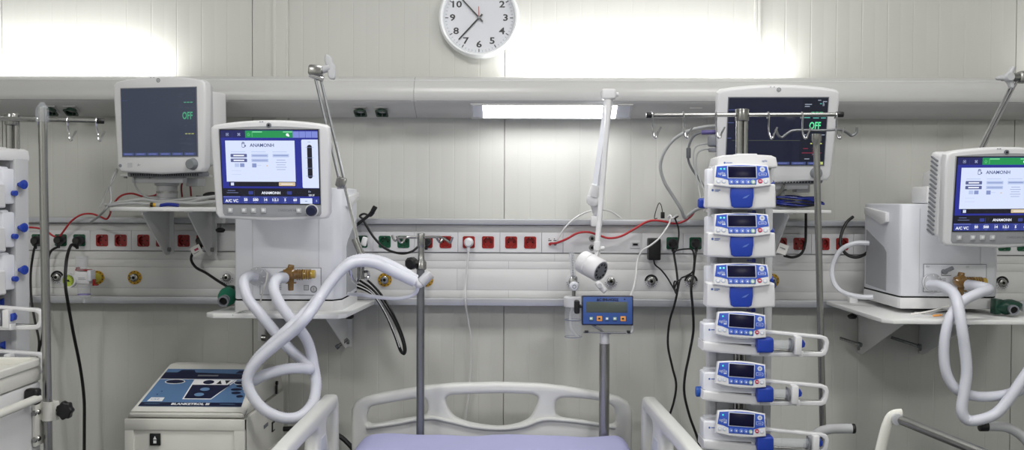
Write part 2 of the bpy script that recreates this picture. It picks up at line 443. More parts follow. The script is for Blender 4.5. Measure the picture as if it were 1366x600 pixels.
# fixings under the duct
b = MB()
for px, w_ in ((928, .03),):
    x = U(px, 144, .12).x; b.M = under_M(x, .25, 0); b.box((0, -.001, 0), (.045, .002, .006), tag_m)
b.build('label_strip', duct, world=True)

# ================================================================== MEDICAL TRUNKING
trunk = thing('medical_supply_trunking', 'white wall trunking with red and green sockets and gas outlets', 'trunking', (0, 0, zc(407.5, 0)))
TD = .055
def slab(b, py0, py1, d, m, x0=XL, x1=XR, bev=.0015):
    z0, z1 = zc(py1, d), zc(py0, d); b.box(((x0+x1)/2, -d/2, (z0+z1)/2), (x1-x0, d, z1-z0), m, bev)
b = MB()
seams = [300.5, 337.7, 348.2, 358.6, 387, 397.5]
slab(b, 300.5, 310, TD, trunk_m, bev=.0004); slab(b, 310, 337.4, TD-.014, seam_m, bev=0)
for a, c in list(zip(seams, seams[1:]))[1:]: slab(b, a+.16, c-.16, TD, trunk_m, bev=.0004)
slab(b, 337, 398, TD-.0015, seam_m, bev=0)
b.build('casing', trunk, world=True)
b = MB(); slab(b, 292.5, 299.8, .085, alu_m)
for z in (294, 297.5): b.box((0, -.0853, zc(z, .085)), (XR-XL-.01, .001, .0012), lgrey_m)
b.build('upper_rail', trunk, world=True, label='grey aluminium rail along the top')
b = MB(); slab(b, 398.4, 407.8, .085, alu_m); b.box((0, -.085, zc(399, .085)), (XR-XL-.01, .003, .003), white_m, .001)
b.build('lower_rail', trunk, world=True, label='grey aluminium rail along the bottom')
# seams across
b = MB()
for px, y0, y1 in ((555, 300, 337), (610, 358.6, 387), (678.5, 348, 358.6), (678.5, 387, 397), (731, 358.6, 387), (1155, 358.6, 387), (740, 337, 348)):
    x = U(px, 330, TD).x; z0, z1 = zc(y1, TD), zc(y0, TD); b.box((x, -TD-.0002, (z0+z1)/2), (.0010, .001, z1-z0), seam_m)
b.build('panel_joint', trunk, world=True)
SOCKS = ((49.5, 'g'), (80.2, 'g'), (105, 'g'), (135.3, 'r'), (160.2, 'r'), (190.5, 'r'), (215.5, 'r'), (244.4, 'r'), (269.5, 'r'),
         (457, 'g'), (482, 'g'), (513, 'g'), (538, 'g'), (569, 'r'), (594.3, 'r'), (625.2, 'r'), (650.8, 'r'), (681.8, 'r'), (707.2, 'r'),
         (897.3, 'g'), (928, 'g'), (1042, 'r'), (1067, 'r'), (1099, 'r'), (1124, 'r'), (1341, 'g'), (1366, 'g'))
zs = zc(323.3, TD+.012)
def plate(px0, px1):
    x0, x1 = max(U(px0, 323, TD).x, XL+.002), min(U(px1, 323, TD).x, XR-.002); z0, z1 = zc(336.5, TD), zc(310, TD)
    loops = [[(x0+.0005, z0), (x1-.0005, z0), (x1-.0005, z1), (x0+.0005, z1)]]
    for px, k in SOCKS:
        if px0 < px < px1: loops.append(circ(.0192, 32, U(px, 323, TD+.012).x, zs))
    b = MB(); b.curve2d(loops, .018, white_m, .0008, front=-TD-.006); b.build('cover_plate', trunk, world=True)
for a, c in ((-400, 12), (12, 66), (66, 121), (121, 176), (176, 231), (231, 286), (286, 443), (443, 498), (498, 553), (553, 557), (557, 611), (611, 667), (667, 722.5), (722.5, 751), (751, 856), (856, 911), (911, 966), (966, 1026), (1026, 1082), (1082, 1138), (1138, 1194), (1194, 1320), (1320, 1379), (1379, 2000)):
    plate(a, c)
for px, k in SOCKS:
    x = U(px, 323, TD+.012).x; M = Matrix.Translation((x, -TD-.0125, zs))
    socket(k, trunk, Matrix.Translation((x, -TD-.0085, zs)), {'r': 'red', 'g': 'green'}[k]+' socket')
# data and small outlets
b = MB(); x = U(850, 325, TD).x; z = zc(325, TD)
b.box((x-.008, -TD-.005, z), (.038, .010, .028), white_m, .002); b.box((x-.008, -TD-.0105, z), (.026, .001, .014), lgrey_m); b.box((x-.008, -TD-.0115, z), (.018, .001, .008), dark_m)
b.build('data_outlet', trunk, world=True)
b = MB(); z = zc(323, TD)
for px in (733.5, 740.5):
    x = U(px, 325, TD).x; b.cyl((x, -TD, z-.006), (x, -TD-.014, z-.006), .0055, redhose_m if px < 736 else mgrey_m); b.rect(x-.006, z+.006, x+.006, z+.009, -TD-.0065, ink_m)
    b.rect(x-.005, z+.012, x-.001, z+.015, -TD-.0065, ink_m)
b.build('equipotential_terminal', trunk, world=True)
def gas(px, py, ring, label, r=.026, part=True):
    x = U(px, py, TD).x; z = U(px, py, TD).z; b = MB()
    b.lathe([(0, .004), (r, .004), (r, .001), (r, 0)], (x, -TD, z), (0, -1, 0), ring, 32)
    if ring is white_m:
        for k in range(28):
            a = math.radians(-10+k*200/27) if k else 0
        # black crescent over the upper half
        pts = [(x+math.cos(t)*r*.97, -TD-.0046, z+math.sin(t)*r*.97) for t in [PI*(i/14) for i in range(15)]] + [(x+math.cos(t)*r*.66, -TD-.0046, z+math.sin(t)*r*.66) for t in [PI*(1-i/14) for i in range(15)]]
        if label.startswith('black'): b.poly(pts, ink_m)
        for i in range(9):
            a = PI+PI*(i+.5)/9; b.box((x+math.cos(a)*r*.84, -TD-.0048, z+math.sin(a)*r*.84), (.003, .0006, .004), greyink_m, rot=(0, -a+PI/2, 0))
    else:
        for i in range(10):
            a = 2*PI*(i+.5)/10; b.box((x+math.cos(a)*r*.84, -TD-.0048, z+math.sin(a)*r*.84), (.004, .0006, .0035), ink_m, rot=(0, -a+PI/2, 0))
    o = b.build('gas_outlet', trunk, label, world=True)
    b = MB(); b.lathe([(0, .012), (.006, .012), (.006, .018), (.011, .018), (.0145, .016), (.0155, .010), (.016, .003)], (x, -TD, z), (0, -1, 0), steel_m, 24)
    b.disc(x, z, -TD-.0125, .0055, dark_m); b.cyl((x-.012, -TD-.017, z), (x-.009, -TD-.017, z), .0025, dark_m)
    b.build('valve', o, world=True)
for a in ((77, 369.5, white_m, 'black marked gas outlet'), (130, 370, yellow_m, 'yellow ringed vacuum outlet'), (180, 370, yellow_m, 'yellow ringed vacuum outlet'),
          (303, 370, white_m, 'plain white gas outlet'), (465, 371, white_m, 'black marked gas outlet'), (513.5, 373, yellow_m, 'yellow ringed vacuum outlet'), (569, 373, yellow_m, 'yellow ringed vacuum outlet'),
          (764, 375, white_m, 'plain white gas outlet'), (815, 375, white_m, 'plain white gas outlet'), (868.5, 374.7, white_m, 'black marked gas outlet'), (921.5, 374.7, white_m, 'black marked gas outlet'),
          (1030, 374, yellow_m, 'yellow ringed vacuum outlet'), (1336, 377, white_m, 'black marked gas outlet')):
    gas(*a)
b = MB()
for py in (318, 330):
    p = U(789.5, py, TD); b.lathe([(0, .006), (.005, .006), (.006, .012), (.010, .012), (.0125, .003), (.0125, 0)], p, (0, -1, 0), steel_m, 20); b.disc(p.x, p.z, p.y-.0125, .0045, dark_m)
b.build('bolt_terminal', trunk, world=True)

# ================================================================== WALL CLOCK
cp = U(639, 23.5, .02); R = 54/ S(.03)
clock = thing('wall_clock', 'round white wall clock with black numerals and thin black hands', 'clock', (cp.x, 0, cp.z))
b = MB(); b.lathe([(R*.865, .012), (R*.875, .030), (R*.90, .043), (R*.94, .045), (R*.985, .038), (R, .025), (R, 0)], (0, 0, 0), (0, -1, 0), cframe_m, 64); b.build('frame', clock)
b = MB(); b.lathe([(0, .014), (R*.885, .014), (R*.885, .001), (0, .001)], (0, 0, 0), (0, -1, 0), cface_m, 64)
for h in range(1, 13):
    a = math.radians(90-30*h); b.text(str(h), .034, math.cos(a)*R*.655, math.sin(a)*R*.655, -.0146, ink_m, sx=1.3, bold=.0008)
for k in range(60):
    a = math.radians(6*k); l = .012 if k % 5 == 0 else .007
    b.box((math.sin(a)*(R*.84-l/2), -.0146, math.cos(a)*(R*.84-l/2)), (.0032 if k % 5 == 0 else .0012, .0006, l), ink_m if k % 5 == 0 else greyink_m, rot=(0, a, 0))
b.build('face', clock)
def hand(name, ang, L, back, wd, y, m):
    b = MB(); b.prism([(-wd/2, -back), (wd/2, -back), (wd*.4, L), (-wd*.4, L)], y, y-.0012, m); o = b.build(name, clock); o.rotation_euler = (0, math.radians(ang), 0); return o
hand('hour_hand', 223, R*.735, .018, .0062, -.018, ink_m); hand('minute_hand', -43, R*.6, .02, .0058, -.021, ink_m); hand('second_hand', -2, R*.27, R*.02, .003, -.024, redink_m)
b = MB(); b.lathe([(0, .027), (.005, .027), (.006, .024), (.006, .014)], (0, 0, 0), (0, -1, 0), mgrey_m, 20); b.build('hub', clock)
b = MB(); b.lathe([(0, .034), (R*.4, .0335), (R*.84, .031)], (0, 0, 0), (0, -1, 0), clearglass if False else MAT.setdefault('glass', mat('clock glass', (255, 255, 255), .02, alpha=.06, coat=.3)), 48); b.build('glass', clock)

# ================================================================== PATIENT MONITORS
def monitor(root, glass, kx=1, bright=1):
    """face .385 x .37 centred at origin, screen .335x.24 slightly above the middle"""
    w2, h2 = .206*kx, .167
    out = []
    for k in range(13):
        t = k/12; out.append((-w2+.012+(2*w2-.024)*t, h2-.018+.016*math.sin(PI*t)**.8))
    out += [(w2-.002, h2-.028), (w2, h2-.06), (w2-.010, -h2+.02), (w2-.022, -h2+.004), (.0, -h2-.004), (-w2+.022, -h2+.004), (-w2+.010, -h2+.02), (-w2, h2-.06), (-w2+.002, h2-.028)]
    b = MB(); b.curve2d([out], .045, white_m, .008, front=0); b.build('bezel', root)
    b = MB(); b.box((0, .062, .0), (2*w2-.03, .055, .29), lgrey_m, .015, 3); b.box((.045*kx, .13, .0), (2*w2-.12, .12, .235), white_m, .008, 3); b.build('rear_housing', root)
    b = MB()
    b.box((0, .05, -h2-.004), (2*w2-.06, .05, .018), mgrey_m, .006)
    for k in range(30): b.box(((-.15+k*.0103)*kx, .025, -h2-.006), (.004, .004, .008), black_m)
    b.build('speaker_grille', root)
    sx, sz, oz = .333*kx, .232, .008; x0, z1 = -sx/2, oz+sz/2
    b = MB(); b.box((0, -.0005, oz), (sx+.006, .003, sz+.006), mgrey_m); b.box((0, -.0015, oz), (sx, .003, sz), glass)
    y = -.0034
    def R_(u0, v0, u1, v1, m, r=0): b.rect(x0+u0*sx, z1-v1*sz, x0+u1*sx, z1-v0*sz, y, m, r)
    def T_(s, h, u, v, m, **k): b.text(s, h*sz, x0+u*sx, z1-v*sz, y-.0001, m, **k)
    dimx = E['dim']
    R_(.745, 0, 1, .94, E['off'] if bright else glass)
    y = -.0037
    T_('OFF', .15, .885, .415, E['offtext'] if bright else E['offdim'], sx=.64, bold=.0008)
    LN = E if bright else {k: E['dim'] for k in E}; LN = dict(LN); LN['offtext'] = E['offtext'] if bright else E['offdim']; LN['yellow'] = E['yellow'] if bright else E['ydim']
    R_(.05, .628, .745, .632, E['yline'] if bright else dimx)
    for k in range(6): R_(.01+k*.165, .952, .155+k*.165, .992, E['dimblue']); R_(.03+k*.165, .965, .13+k*.165, .979, E['lilac'])
    R_(.955, .95, .99, .99, E['yellow'] if bright else E['dim'])
    for k in range(3): R_(.85+k*.042, .668, .882+k*.042, .683, LN['yellow']); R_(.84+k*.042, .208, .872+k*.042, .222, LN['offtext'])
    for (u, v, w_, m) in ((.77, .09, .07, 'grey'), (.77, .12, .05, 'grey'), (.9, .03, .03, 'grey'), (.95, .05, .04, 'grey'), (.92, .08, .02, 'cyan'), (.77, .285, .06, 'cyan'), (.86, .29, .06, 'cyan'), (.94, .29, .05, 'cyan'),
                          (.78, .255, .03, 'cyan'), (.77, .54, .03, 'grey'), (.84, .55, .04, 'dim'), (.95, .54, .04, 'grey'), (.78, .745, .05, 'redline'), (.87, .745, .06, 'redline'), (.77, .81, .2, 'redline'), (.88, .83, .07, 'grey'), (.8, .9, .05, 'grey'), (.9, .89, .04, 'dim'),
                          (.0, .17, .08, 'dimblue'), (.0, .36, .06, 'dimblue'), (.0, .59, .04, 'dimblue'), (.38, .21, .09, 'dim')):
        R_(u, v, min(u+w_, .995), v+.012, LN[m])
    R_(.0, .17, .001+.08, .178, E['dimblue'])
    if bright: R_(.95, .06, .956, .12, E['grey']); R_(.96, .08, .965, .12, E['grey']); R_(.875, .77, .88, .86, E['redline'])
    b.build('screen', root)
    b = MB(); b.lathe([(0, .020), (.015, .020), (.0175, .017), (.019, .004), (.021, 0)], (w2-.062*kx, 0, -h2+.031), (0, -1, 0), knob_m, 32); b.build('knob', root)
    b = MB(); b.disc(0, h2-.016, -.0006, .0075, knob_m); b.disc(0, h2-.016, -.0009, .0055, lgrey_m)
    b.text('ge', .008, 0, h2-.016, -.0012, knob_m); b.build('logo', root); b = MB()
    for u in (-.03, -.018): b.rect(u, h2-.0075, u+.004, h2-.0055, -.0006, greyink_m)
    b.disc(-w2+.022, -h2+.026, -.0006, .006, greyink_m); b.rect(-w2+.05, -h2+.020, -w2+.068, -h2+.036, -.0006, lgrey_m); b.text('A▾', .012, -w2+.094, -h2+.028, -.0007, greyink_m)
    b.build('marking', root)
p = U(212.5, 166, .38)
mon1 = thing('patient_monitor', 'white patient monitor with dim screen on the left wall shelf', 'monitor', p, (math.radians(2), 0, math.radians(-11)))
monitor(mon1, offglass2_m, .85, bright=0)
p = U(1035.5, 178.5, .36)
mon2 = thing('patient_monitor', 'white patient monitor with dark screen behind the infusion pump pole', 'monitor', p, (math.radians(13), 0, math.radians(-2)))
monitor(mon2, offglass_m, 1, bright=1)
def mount(px, top, bot, d, yaw, label, plate_px=None):
    p = U(px, bot, d); zt = U(px, top, d).z
    t = thing('monitor_mount', label, 'mount', p)
    hgt = zt-p.z
    b = MB(); b.lathe([(0, 0), (.05, 0), (.05, .006), (.040, .010), (.040, hgt*.35), (.036, hgt*.36), (.036, hgt*.72), (.042, hgt*.74), (.042, hgt*.9), (.03, hgt)], (0, 0, 0), (0, 0, 1), lgrey_m, 28)
    b.lathe([(.036, hgt*.5), (.0375, hgt*.5), (.0375, hgt*.56), (.036, hgt*.56)], (0, 0, 0), (0, 0, 1), steel_m, 28); b.build('column', t)
    b = MB(); c = Euler((0, 0, yaw)).to_matrix().to_4x4(); b.M = c
    b.box((0, .0, hgt+.004), (.27, .16, .008), pow_m, .002); b.box((0, -.05, hgt-.012), (.2, .03, .022), lgrey_m, .003); b.box((.1, .02, hgt-.018), (.05, .05, .03), lgrey_m, .003)
    for x in (-.12, -.03, .11): b.cyl((x, -.07, hgt-.006), (x, -.07, hgt+.0), .006, dsteel_m)
    b.build('top_plate', t)
    return t
mount(223, 236, 279, .25, math.radians(-11), 'grey swivel column under the left patient monitor')
mount(1033, 244, 281.5, .22, 0, 'grey swivel column under the right patient monitor')

# ================================================================== WALL SHELVES
def shelf(name, label, corners, th, brackets, m=pow_m, z=None, round_=.0):
    """corners: world xy polygon (front-left, front-right, back-right, back-left); brackets: list of x, depth, drop"""
    t = thing(name, label, 'shelf', (sum(c[0] for c in corners)/4, 0, z-th))
    b = MB(); b.prism([(c[0], c[1]) for c in corners], z-th, z, m, 'xy', bev=.003); b.build('board', t, world=True)
    for (x, dep, drop, y0) in brackets:
        b = MB(); zt = z-th
        b.prism([(-dep, zt), (-dep, zt-.012), (-y0-.045, zt-drop), (-y0-.002, zt-drop), (-y0-.002, zt)], x-.002, x+.002, m, 'yz')
        b.box((x, (-dep-y0)/2, zt-.002), (.03, dep-y0, .004), m); b.box((x+.008, -y0-.003, zt-drop/2), (.02, .004, drop), m)
        b.build('bracket', t, world=True)
        b = MB()
        b.cyl((x-.008, -y0-.022, zt-drop+.02), (x+.012, -y0-.022, zt-drop+.02), .008, steel_m)
        b.build('bolt', t, world=True)
    return t
def X(px, d): return U(px, 300, d).x
zm = U(220, 276, .36).z
s1 = shelf('monitor_shelf', 'narrow white wall shelf below the left patient monitor', [(X(140, .40), -.36), (X(302, .36), -.40), (X(308, .03), -.09), (X(168, .03), -.09)], .015,
      [(X(226, .087), .35, .165, .087), (X(283, .087), .35, .165, .087)], z=zm)
zm2 = U(1060, 280, .36).z
s2 = shelf('monitor_shelf', 'narrow white wall shelf below the right patient monitor', [(X(946, .36), -.36), (X(1109, .36), -.36), (X(1085, .087), -.09), (X(938, .087), -.09)], .011,
      [(X(1028, .087), .34, .165, .087), (X(975, .087), .34, .165, .087)], z=zm2)
zt = U(368, 418, .55).z
s3 = shelf('ventilator_shelf', 'white wall shelf carrying the left ventilator', [(X(275, .53), -.53), (X(284, .56), -.56), (X(452, .56), -.56), (X(462, .53), -.53), (X(500, .087), -.09), (X(345, .087), -.09)], .016,
      [(X(462, .03), .42, .17, .01), (X(378, .03), .42, .17, .01)], z=zt)
zt2 = U(1280, 424, .62).z
s4 = shelf('ventilator_shelf', 'white wall shelf carrying the right ventilator', [(X(1180, .66), -.64), (X(1196, .69), -.68), (X(1420, .69), -.68), (X(1350, .087), -.09), (X(1103, .087), -.09)], .014,
      [(X(1149, .03), .5, .19, .01), (X(1231, .03), .5, .19, .01)], z=zt2)
# stub pins and black clamp feet under the shelves
def pin(parent, a, c, r=.006):
    b = MB(); b.cyl(a, c, r, steel_m); b.cyl(c, Vector(c)+(Vector(c)-Vector(a)).normalized()*.012, r*1.5, dsteel_m); b.build('pin', parent, world=True)
pin(s3, U(464, 452, .08), U(452, 461, .08)); pin(s4, U(1121, 451, .03), U(1145, 459, .09)); pin(s4, U(1189, 450, .03), U(1224, 461, .09))
def foot(parent, px, py, d):
    p = U(px, py, d); b = MB(); b.cyl(p, p+Vector((0, 0, .05)), .004, dsteel_m); b.lathe([(0, -.008), (.012, -.008), (.017, -.002), (.017, .004), (.008, .010), (0, .010)], p, (0, 0, 1), black_m, 16)
    b.box(p+Vector((0, 0, .05)), (.03, .03, .05), white_m, .003); b.build('clamp_foot', parent, world=True)
foot(s3, 466, 422, .13); foot(s4, 1137, 422, .13); foot(s1, 294, 307, .14)

# ================================================================== VENTILATORS
def screen_vent(b, sx, sz, y0):
    x0, z1 = -sx/2, sz/2
    yy = [y0]
    def R_(u0, v0, u1, v1, m, lay=0, r=0): b.rect(x0+u0*sx, z1-v1*sz, x0+u1*sx, z1-v0*sz, y0-lay*.0003, E[m], r)
    def T_(s, h, u, v, m, lay=3, **k): b.text(s, h*sz, x0+u*sx, z1-v*sz, y0-lay*.0003, E[m], **k)
    R_(0, 0, 1, 1, 'blue'); R_(0, 0, .255, .1, 'navy', 1); R_(.255, .005, .745, .1, 'green', 1); R_(.745, .015, 1, .1, 'lav', 1)
    R_(.12, .03, .123, .1, 'cell', 2)
    for k in range(1, 4): R_(.745+k*.064, .015, .748+k*.064, .1, 'cell', 2)
    T_('▣', .05, .07, .06, 'pale', 2); T_('⌘', .05, .19, .06, 'pale', 2); T_('♤', .06, .29, .06, 'lgreen', 2); R_(.325, .02, .328, .09, 'lgreen', 2)
    R_(.33, .015, .43, .03, 'lgreen', 2); R_(.645, .015, .74, .03, 'lgreen', 2); b.disc(x0+.69*sx, z1-.06*sz, y0-.0009, .0045, E['bright'], 12); R_(.695, .065, .71, .085, 'bright', 3)
    R_(.045, .14, .76, .70, 'white', 1)
    T_('ANAMONH', .064, .425, .205, 'text', 2, sx=1.0, bold=.0003)
    # hand icon
    R_(.215, .165, .247, .235, 'text', 2, .003); R_(.219, .172, .243, .228, 'white', 3, .002)
    for k in range(3): R_(.22+k*.008, .155, .224+k*.008, .19, 'text', 4)
    R_(.245, .20, .258, .222, 'text', 2)
    for u in (.10, .31, .53): R_(u, .288, u+.15, .296, 'pale', 2)
    for v in (.32, .385): R_(.095, v, .265, v+.047, 'slate', 2, .002); R_(.125, v+.016, .235, v+.032, 'bright', 3)
    for v in (.32, .385): R_(.31, v, .485, v+.047, 'pale', 2, .002); R_(.32, v+.02, .475, v+.03, 'mid', 3)
    R_(.53, .32, .70, .365, 'pale', 2, .002); R_(.54, .336, .69, .348, 'mid', 3)
    for k in range(5): R_(.57-.01*(k % 2), .402+k*.032, .66+.01*(k % 2), .408+k*.032, 'mid', 2)
    R_(.135, .45, .18, .5, 'pale', 2); R_(.19, .45, .235, .5, 'mid', 2); R_(.315, .45, .36, .505, 'mid', 2); R_(.365, .475, .41, .48, 'pale', 2); R_(.462, .475, .476, .49, 'beige', 2)
    for v in (.55, .6): R_(.1, v, .2, v+.004, 'pale', 2)
    R_(.07, .70, .76, .765, 'black', 1); T_('✋', .05, .1, .732, 'pale', 2); R_(.085, .71, .12, .755, 'mid', 2); R_(.09, .72, .1, .75, 'bright', 3); R_(.105, .715, .115, .75, 'bright', 3)
    R_(.585, .708, .755, .757, 'beige', 2, .002); R_(.61, .728, .73, .736, 'bright', 3)
    R_(.83, .125, 1, .785, 'white', 1, .004); R_(.92, .125, 1, .785, 'white', 1)
    b.poly([(x0+(.9125+.0)*sx+p[0], y0-.0007, z1-.425*sz+p[1]) for p in rrect(.05*sx, .46*sz, .0248*sx, 6)], E['black'])
    for v in (.23, .37, .51, .62): R_(.87, v, .955, v+.004, 'mid', 3)
    R_(.895, .155, .925, .16, 'mid', 2)
    R_(0, .79, 1, .9, 'black', 1); T_('ANAMONH', .05, .5, .855, 'bright', 2, bold=.0003)
    for u in (.05, .05): R_(u, .82, u+.08, .825, 'mid', 2); R_(u-.01, .85, u+.11, .855, 'mid', 2)
    R_(.265, .83, .315, .875, 'cell', 2, .002); R_(.665, .83, .715, .875, 'cell', 2, .002); R_(.325, .82, .327, .89, 'slate', 2)
    T_('En', .035, .9, .835, 'pale', 2); T_('SBUF', .038, .92, .885, 'bright', 2)
    R_(0, .905, .18, 1, 'cell', 2); R_(0, .905, .18, .912, 'lav', 3); T_('A/C VC', .055, .09, .965, 'bright', 3, bold=.0003)
    for k, s_ in enumerate(('50', '500', '14', '1:2.1', '5', '60')):
        u = .185+k*.1025; R_(u, .90, u+.099, 1, 'cell', 2); R_(u+.03, .915, u+.07, .92, 'lav', 3); T_(s_, .05, u+.05, .95, 'bright', 3, bold=.0004); R_(u+.035, .983, u+.065, .988, 'lav', 3)
    R_(.80, .925, .925, 1, 'white', 3); R_(.94, .925, 1, 1, 'cell', 3); T_('8', .04, .97, .963, 'pale', 4); R_(.85, .96, .875, .97, 'mid', 4)
def vent_display(root):
    w2, h2 = .1855, .156
    out = [(-w2+.012+(2*w2-.024)*k/12, h2-.018+.014*math.sin(PI*k/12)**.8) for k in range(13)]
    out += [(w2-.002, h2-.026), (w2, h2-.05), (w2-.006, -h2+.018), (w2-.016, -h2+.004), (0, -h2-.005), (-w2+.016, -h2+.004), (-w2+.006, -h2+.018), (-w2, h2-.05), (-w2+.002, h2-.026)]
    b = MB(); b.curve2d([out], .04, white_m, .007, front=0)
    hs = b.build('display_housing', root)
    b = MB(); b.box((-.02, .075, 0), (2*w2-.045, .09, .265), white_m, .014, 3)
    for k in range(17): b.box((-w2+.0015, .078, .112-k*.0145), (.008, .045, .0045), mgrey_m, .001, rot=(.25, 0, 0))
    b.build('display_back', root)
    b = MB()
    ip = [(-.158+.316*k/10, .127+.008*math.sin(PI*k/10)) for k in range(11)] + [(.158, .11), (.155, -.135), (.150, -.143), (0, -.147), (-.150, -.143), (-.155, -.135), (-.158, .11)]
    b.curve2d([ip], .003, greyp_m, .0006, front=-.0022)
    b.text('CARESCAPE R860', .0085, .052, -.1265, -.0026, mgrey_m)
    b.build('fascia', root, 'grey front panel of the display')
    b = MB(); b.box((0, -.0028, .009), (.309, .002, .233), black_m); b.M = Matrix.Translation((0, 0, .009)); screen_vent(b, .303, .227, -.004); b.build('screen', root)
    for x in (-.131, -.088, -.058, -.026, .085):
        b = MB(); b.box((x, -.0035, -.127), (.016, .005, .015), lgrey_m, .0015); b.box((x, -.0062, -.126), (.008, .0006, .006), whiteink_m); b.poly([(x-.005, -.0063, -.124), (x+.005, -.0063, -.124), (x, -.0063, -.1195)], whiteink_m)
        b.build('button', root)
    b = MB(); b.lathe([(.0175, .004), (.0205, .004), (.0205, 0)], (.126, -.002, -.126), (0, -1, 0), white_m, 28); b.lathe([(0, .020), (.013, .020), (.0158, .016), (.0165, .002)], (.126, -.002, -.126), (0, -1, 0), navy_m, 28); b.build('knob', root)
    b = MB(); b.lathe([(0, .004), (.005, .004), (.0075, .003), (.0075, 0)], (0, -.0005, .138), (0, -1, 0), mgrey_m, 20); b.disc(0, .138, -.0048, .0035, dark_m)
    for u in (-.03, -.022): b.rect(u, .147, u+.005, .1495, -.0006, greyink_m)
    b.build('camera_eye', root)
def vent_body(root, w, dep, h, side=1):
    """origin at front bottom centre; front face at y=0"""
    b = MB(); w2 = w/2; base = .036
    ch = .024
    sect = [(-w2+ch*.2, .0), (w2-ch, 0), (w2, ch*1.6), (w2, dep), (-w2, dep), (-w2, ch*.7)]
    b.prism([(x, y) for x, y in sect], base+.004, h, white2_m, 'xy', bev=.006)
    b.build('cabinet', root)
    b = MB(); b.prism([(x*1.01, y) for x, y in sect], 0, base, white_m, 'xy', bev=.004); b.prism([(x*.985, y+.004) for x, y in sect], base-.002, base+.006, dark_m, 'xy'); b.build('base', root)
    for sgn in (-1, 1):
        b = MB(); X_ = sgn*(w2+.0005)
        b.prism([(dep*.93, base+.02), (dep*.35, base+.012), (dep*.35, h*.52), (dep*.42, h*.57), (dep*.93, h*.73)], X_-.001, X_+.001, greyp_m, 'yz'); b.build('side_panel', root, 'grey side panel')
        b = MB(); b.prism([(dep*.92, h-.012), (dep*.92, h-.035), (dep*.42, h-.072), (dep*.30, h-.062), (dep*.30, h-.03)], X_-.004 if sgn > 0 else X_-.012, X_+.012 if sgn > 0 else X_+.004, white_m, 'yz', bev=.003); b.build('side_handle', root)
    # seams on the front
    for x in (-w2+.063, w2-.072): b = MB(); b.box((x, -.0004, h*.5+base/2), (.0012, .001, h-base-.03), lgrey_m); b.build('front_seam', root)
    # gas connection panel
    b = MB(); cx, cz = .012, .102
    b.box((cx, -.001, cz), (.207, .002, .093), mgrey_m, .0008); b.box((cx, -.0018, cz), (.203, .002, .089), white2_m, .0008)
    b.rect(cx+.045, cz-.03, cx+.062, cz-.012, -.0031, mgrey_m); b.rect(cx+.047, cz-.028, cx+.060, cz-.014, -.0033, lgrey_m)
    b.disc(cx+.078, cz-.026, -.0031, .012, mgrey_m); b.disc(cx+.078, cz-.026, -.0033, .008, lgrey_m); b.text('2', .012, cx+.078, cz-.026, -.0035, ink_m)
    b.rect(cx-.045, cz+.008, cx-.012, cz+.0095, -.0031, ink_m); b.rect(cx-.045, cz+.0095, cx-.0435, cz+.02, -.0031, ink_m)
    b.text('O2', .008, cx+.04, cz+.037, -.0032, greyink_m); b.text('INSP', .006, cx-.09, cz+.037, -.0032, greyink_m)
    for k in range(5): b.rect(cx-.05, cz-.004-k*.006, cx-.03, cz-.002-k*.006, -.0031, greyink_m)
    b.build('connection_panel', root)
    b = MB(); b.cyl((cx-.038, -.002, cz+.022), (cx-.038, -.02, cz+.022), .008, mgrey_m); b.box((cx-.024, -.016, cz+.03), (.026, .01, .012), mgrey_m, .002, rot=(0, -.4, 0)); b.build('port_lever', root)
def body_rear(root, w, h, dep):
    b = MB(); b.box((w*.12, dep*.55, h+.03), (.16, .14, .06), white_m, .01); b.prism([(dep*.3, h+.05), (dep*.42, h+.13), (dep*.75, h+.11), (dep*.8, h+.05)], w*.12-.04, w*.12+.04, white_m, 'yz', bev=.008); b.build('display_neck', root)
# left ventilator
WV, DV = .358, .33
p = U(383, 415.5, .47)
v1 = thing('ventilator', 'white ventilator with lit blue screen on the shelf left of the bed', 'ventilator', p)
hv = U(383, 250, .47).z-p.z
vent_body(v1, WV, DV, hv); body_rear(v1, WV, hv*.86, DV)
def sub_display(v, px, py, d, rot, label):
    # display is a jointed part: assembled under an empty-less rotation applied to its meshes
    P = U(px, py, d); M = Matrix.Translation(P) @ Euler(rot).to_matrix().to_4x4()
    before = set(C.objects)
    tmp = bpy.data.objects.new('tmp_display', None); C.objects.link(tmp); ROOT['tmp_display'] = Matrix()
    vent_display(tmp)
    rel = ROOT[v.name].inverted() @ M
    kids = list(tmp.children); hs = kids[0]
    for k in kids:
        k.parent = v; k.matrix_local = rel
    hs['label'] = label
    for k in kids[1:]:
        k.parent = hs; k.matrix_local = Matrix()
    bpy.data.objects.remove(tmp)
sub_display(v1, 361, 226.5, .72, (math.radians(7), 0, math.radians(-2)), 'tilted touch display in white housing')
# arm joining display to body
b = MB(); b.tube([U(368, 222, .63), U(372, 235, .52), U(375, 250, .40)], .03, white_m, n=12); b.build('display_arm', v1, world=True)
# right ventilator
p = U(1268, 412, .50)
v2 = thing('ventilator', 'white ventilator with lit blue screen on the shelf at the right edge', 'ventilator', p)
hv2 = U(1268, 272, .50).z-p.z
vent_body(v2, .335, DV+.02, hv2); body_rear(v2, .335, hv2, DV)
sub_display(v2, 1338, 262.5, .70, (math.radians(7), math.radians(-.5), math.radians(3)), 'tilted touch display in white housing with side vents')
b = MB(); b.tube([U(1325, 255, .61), U(1305, 262, .52), U(1290, 268, .38)], .03, white_m, n=12); b.build('display_arm', v2, world=True)

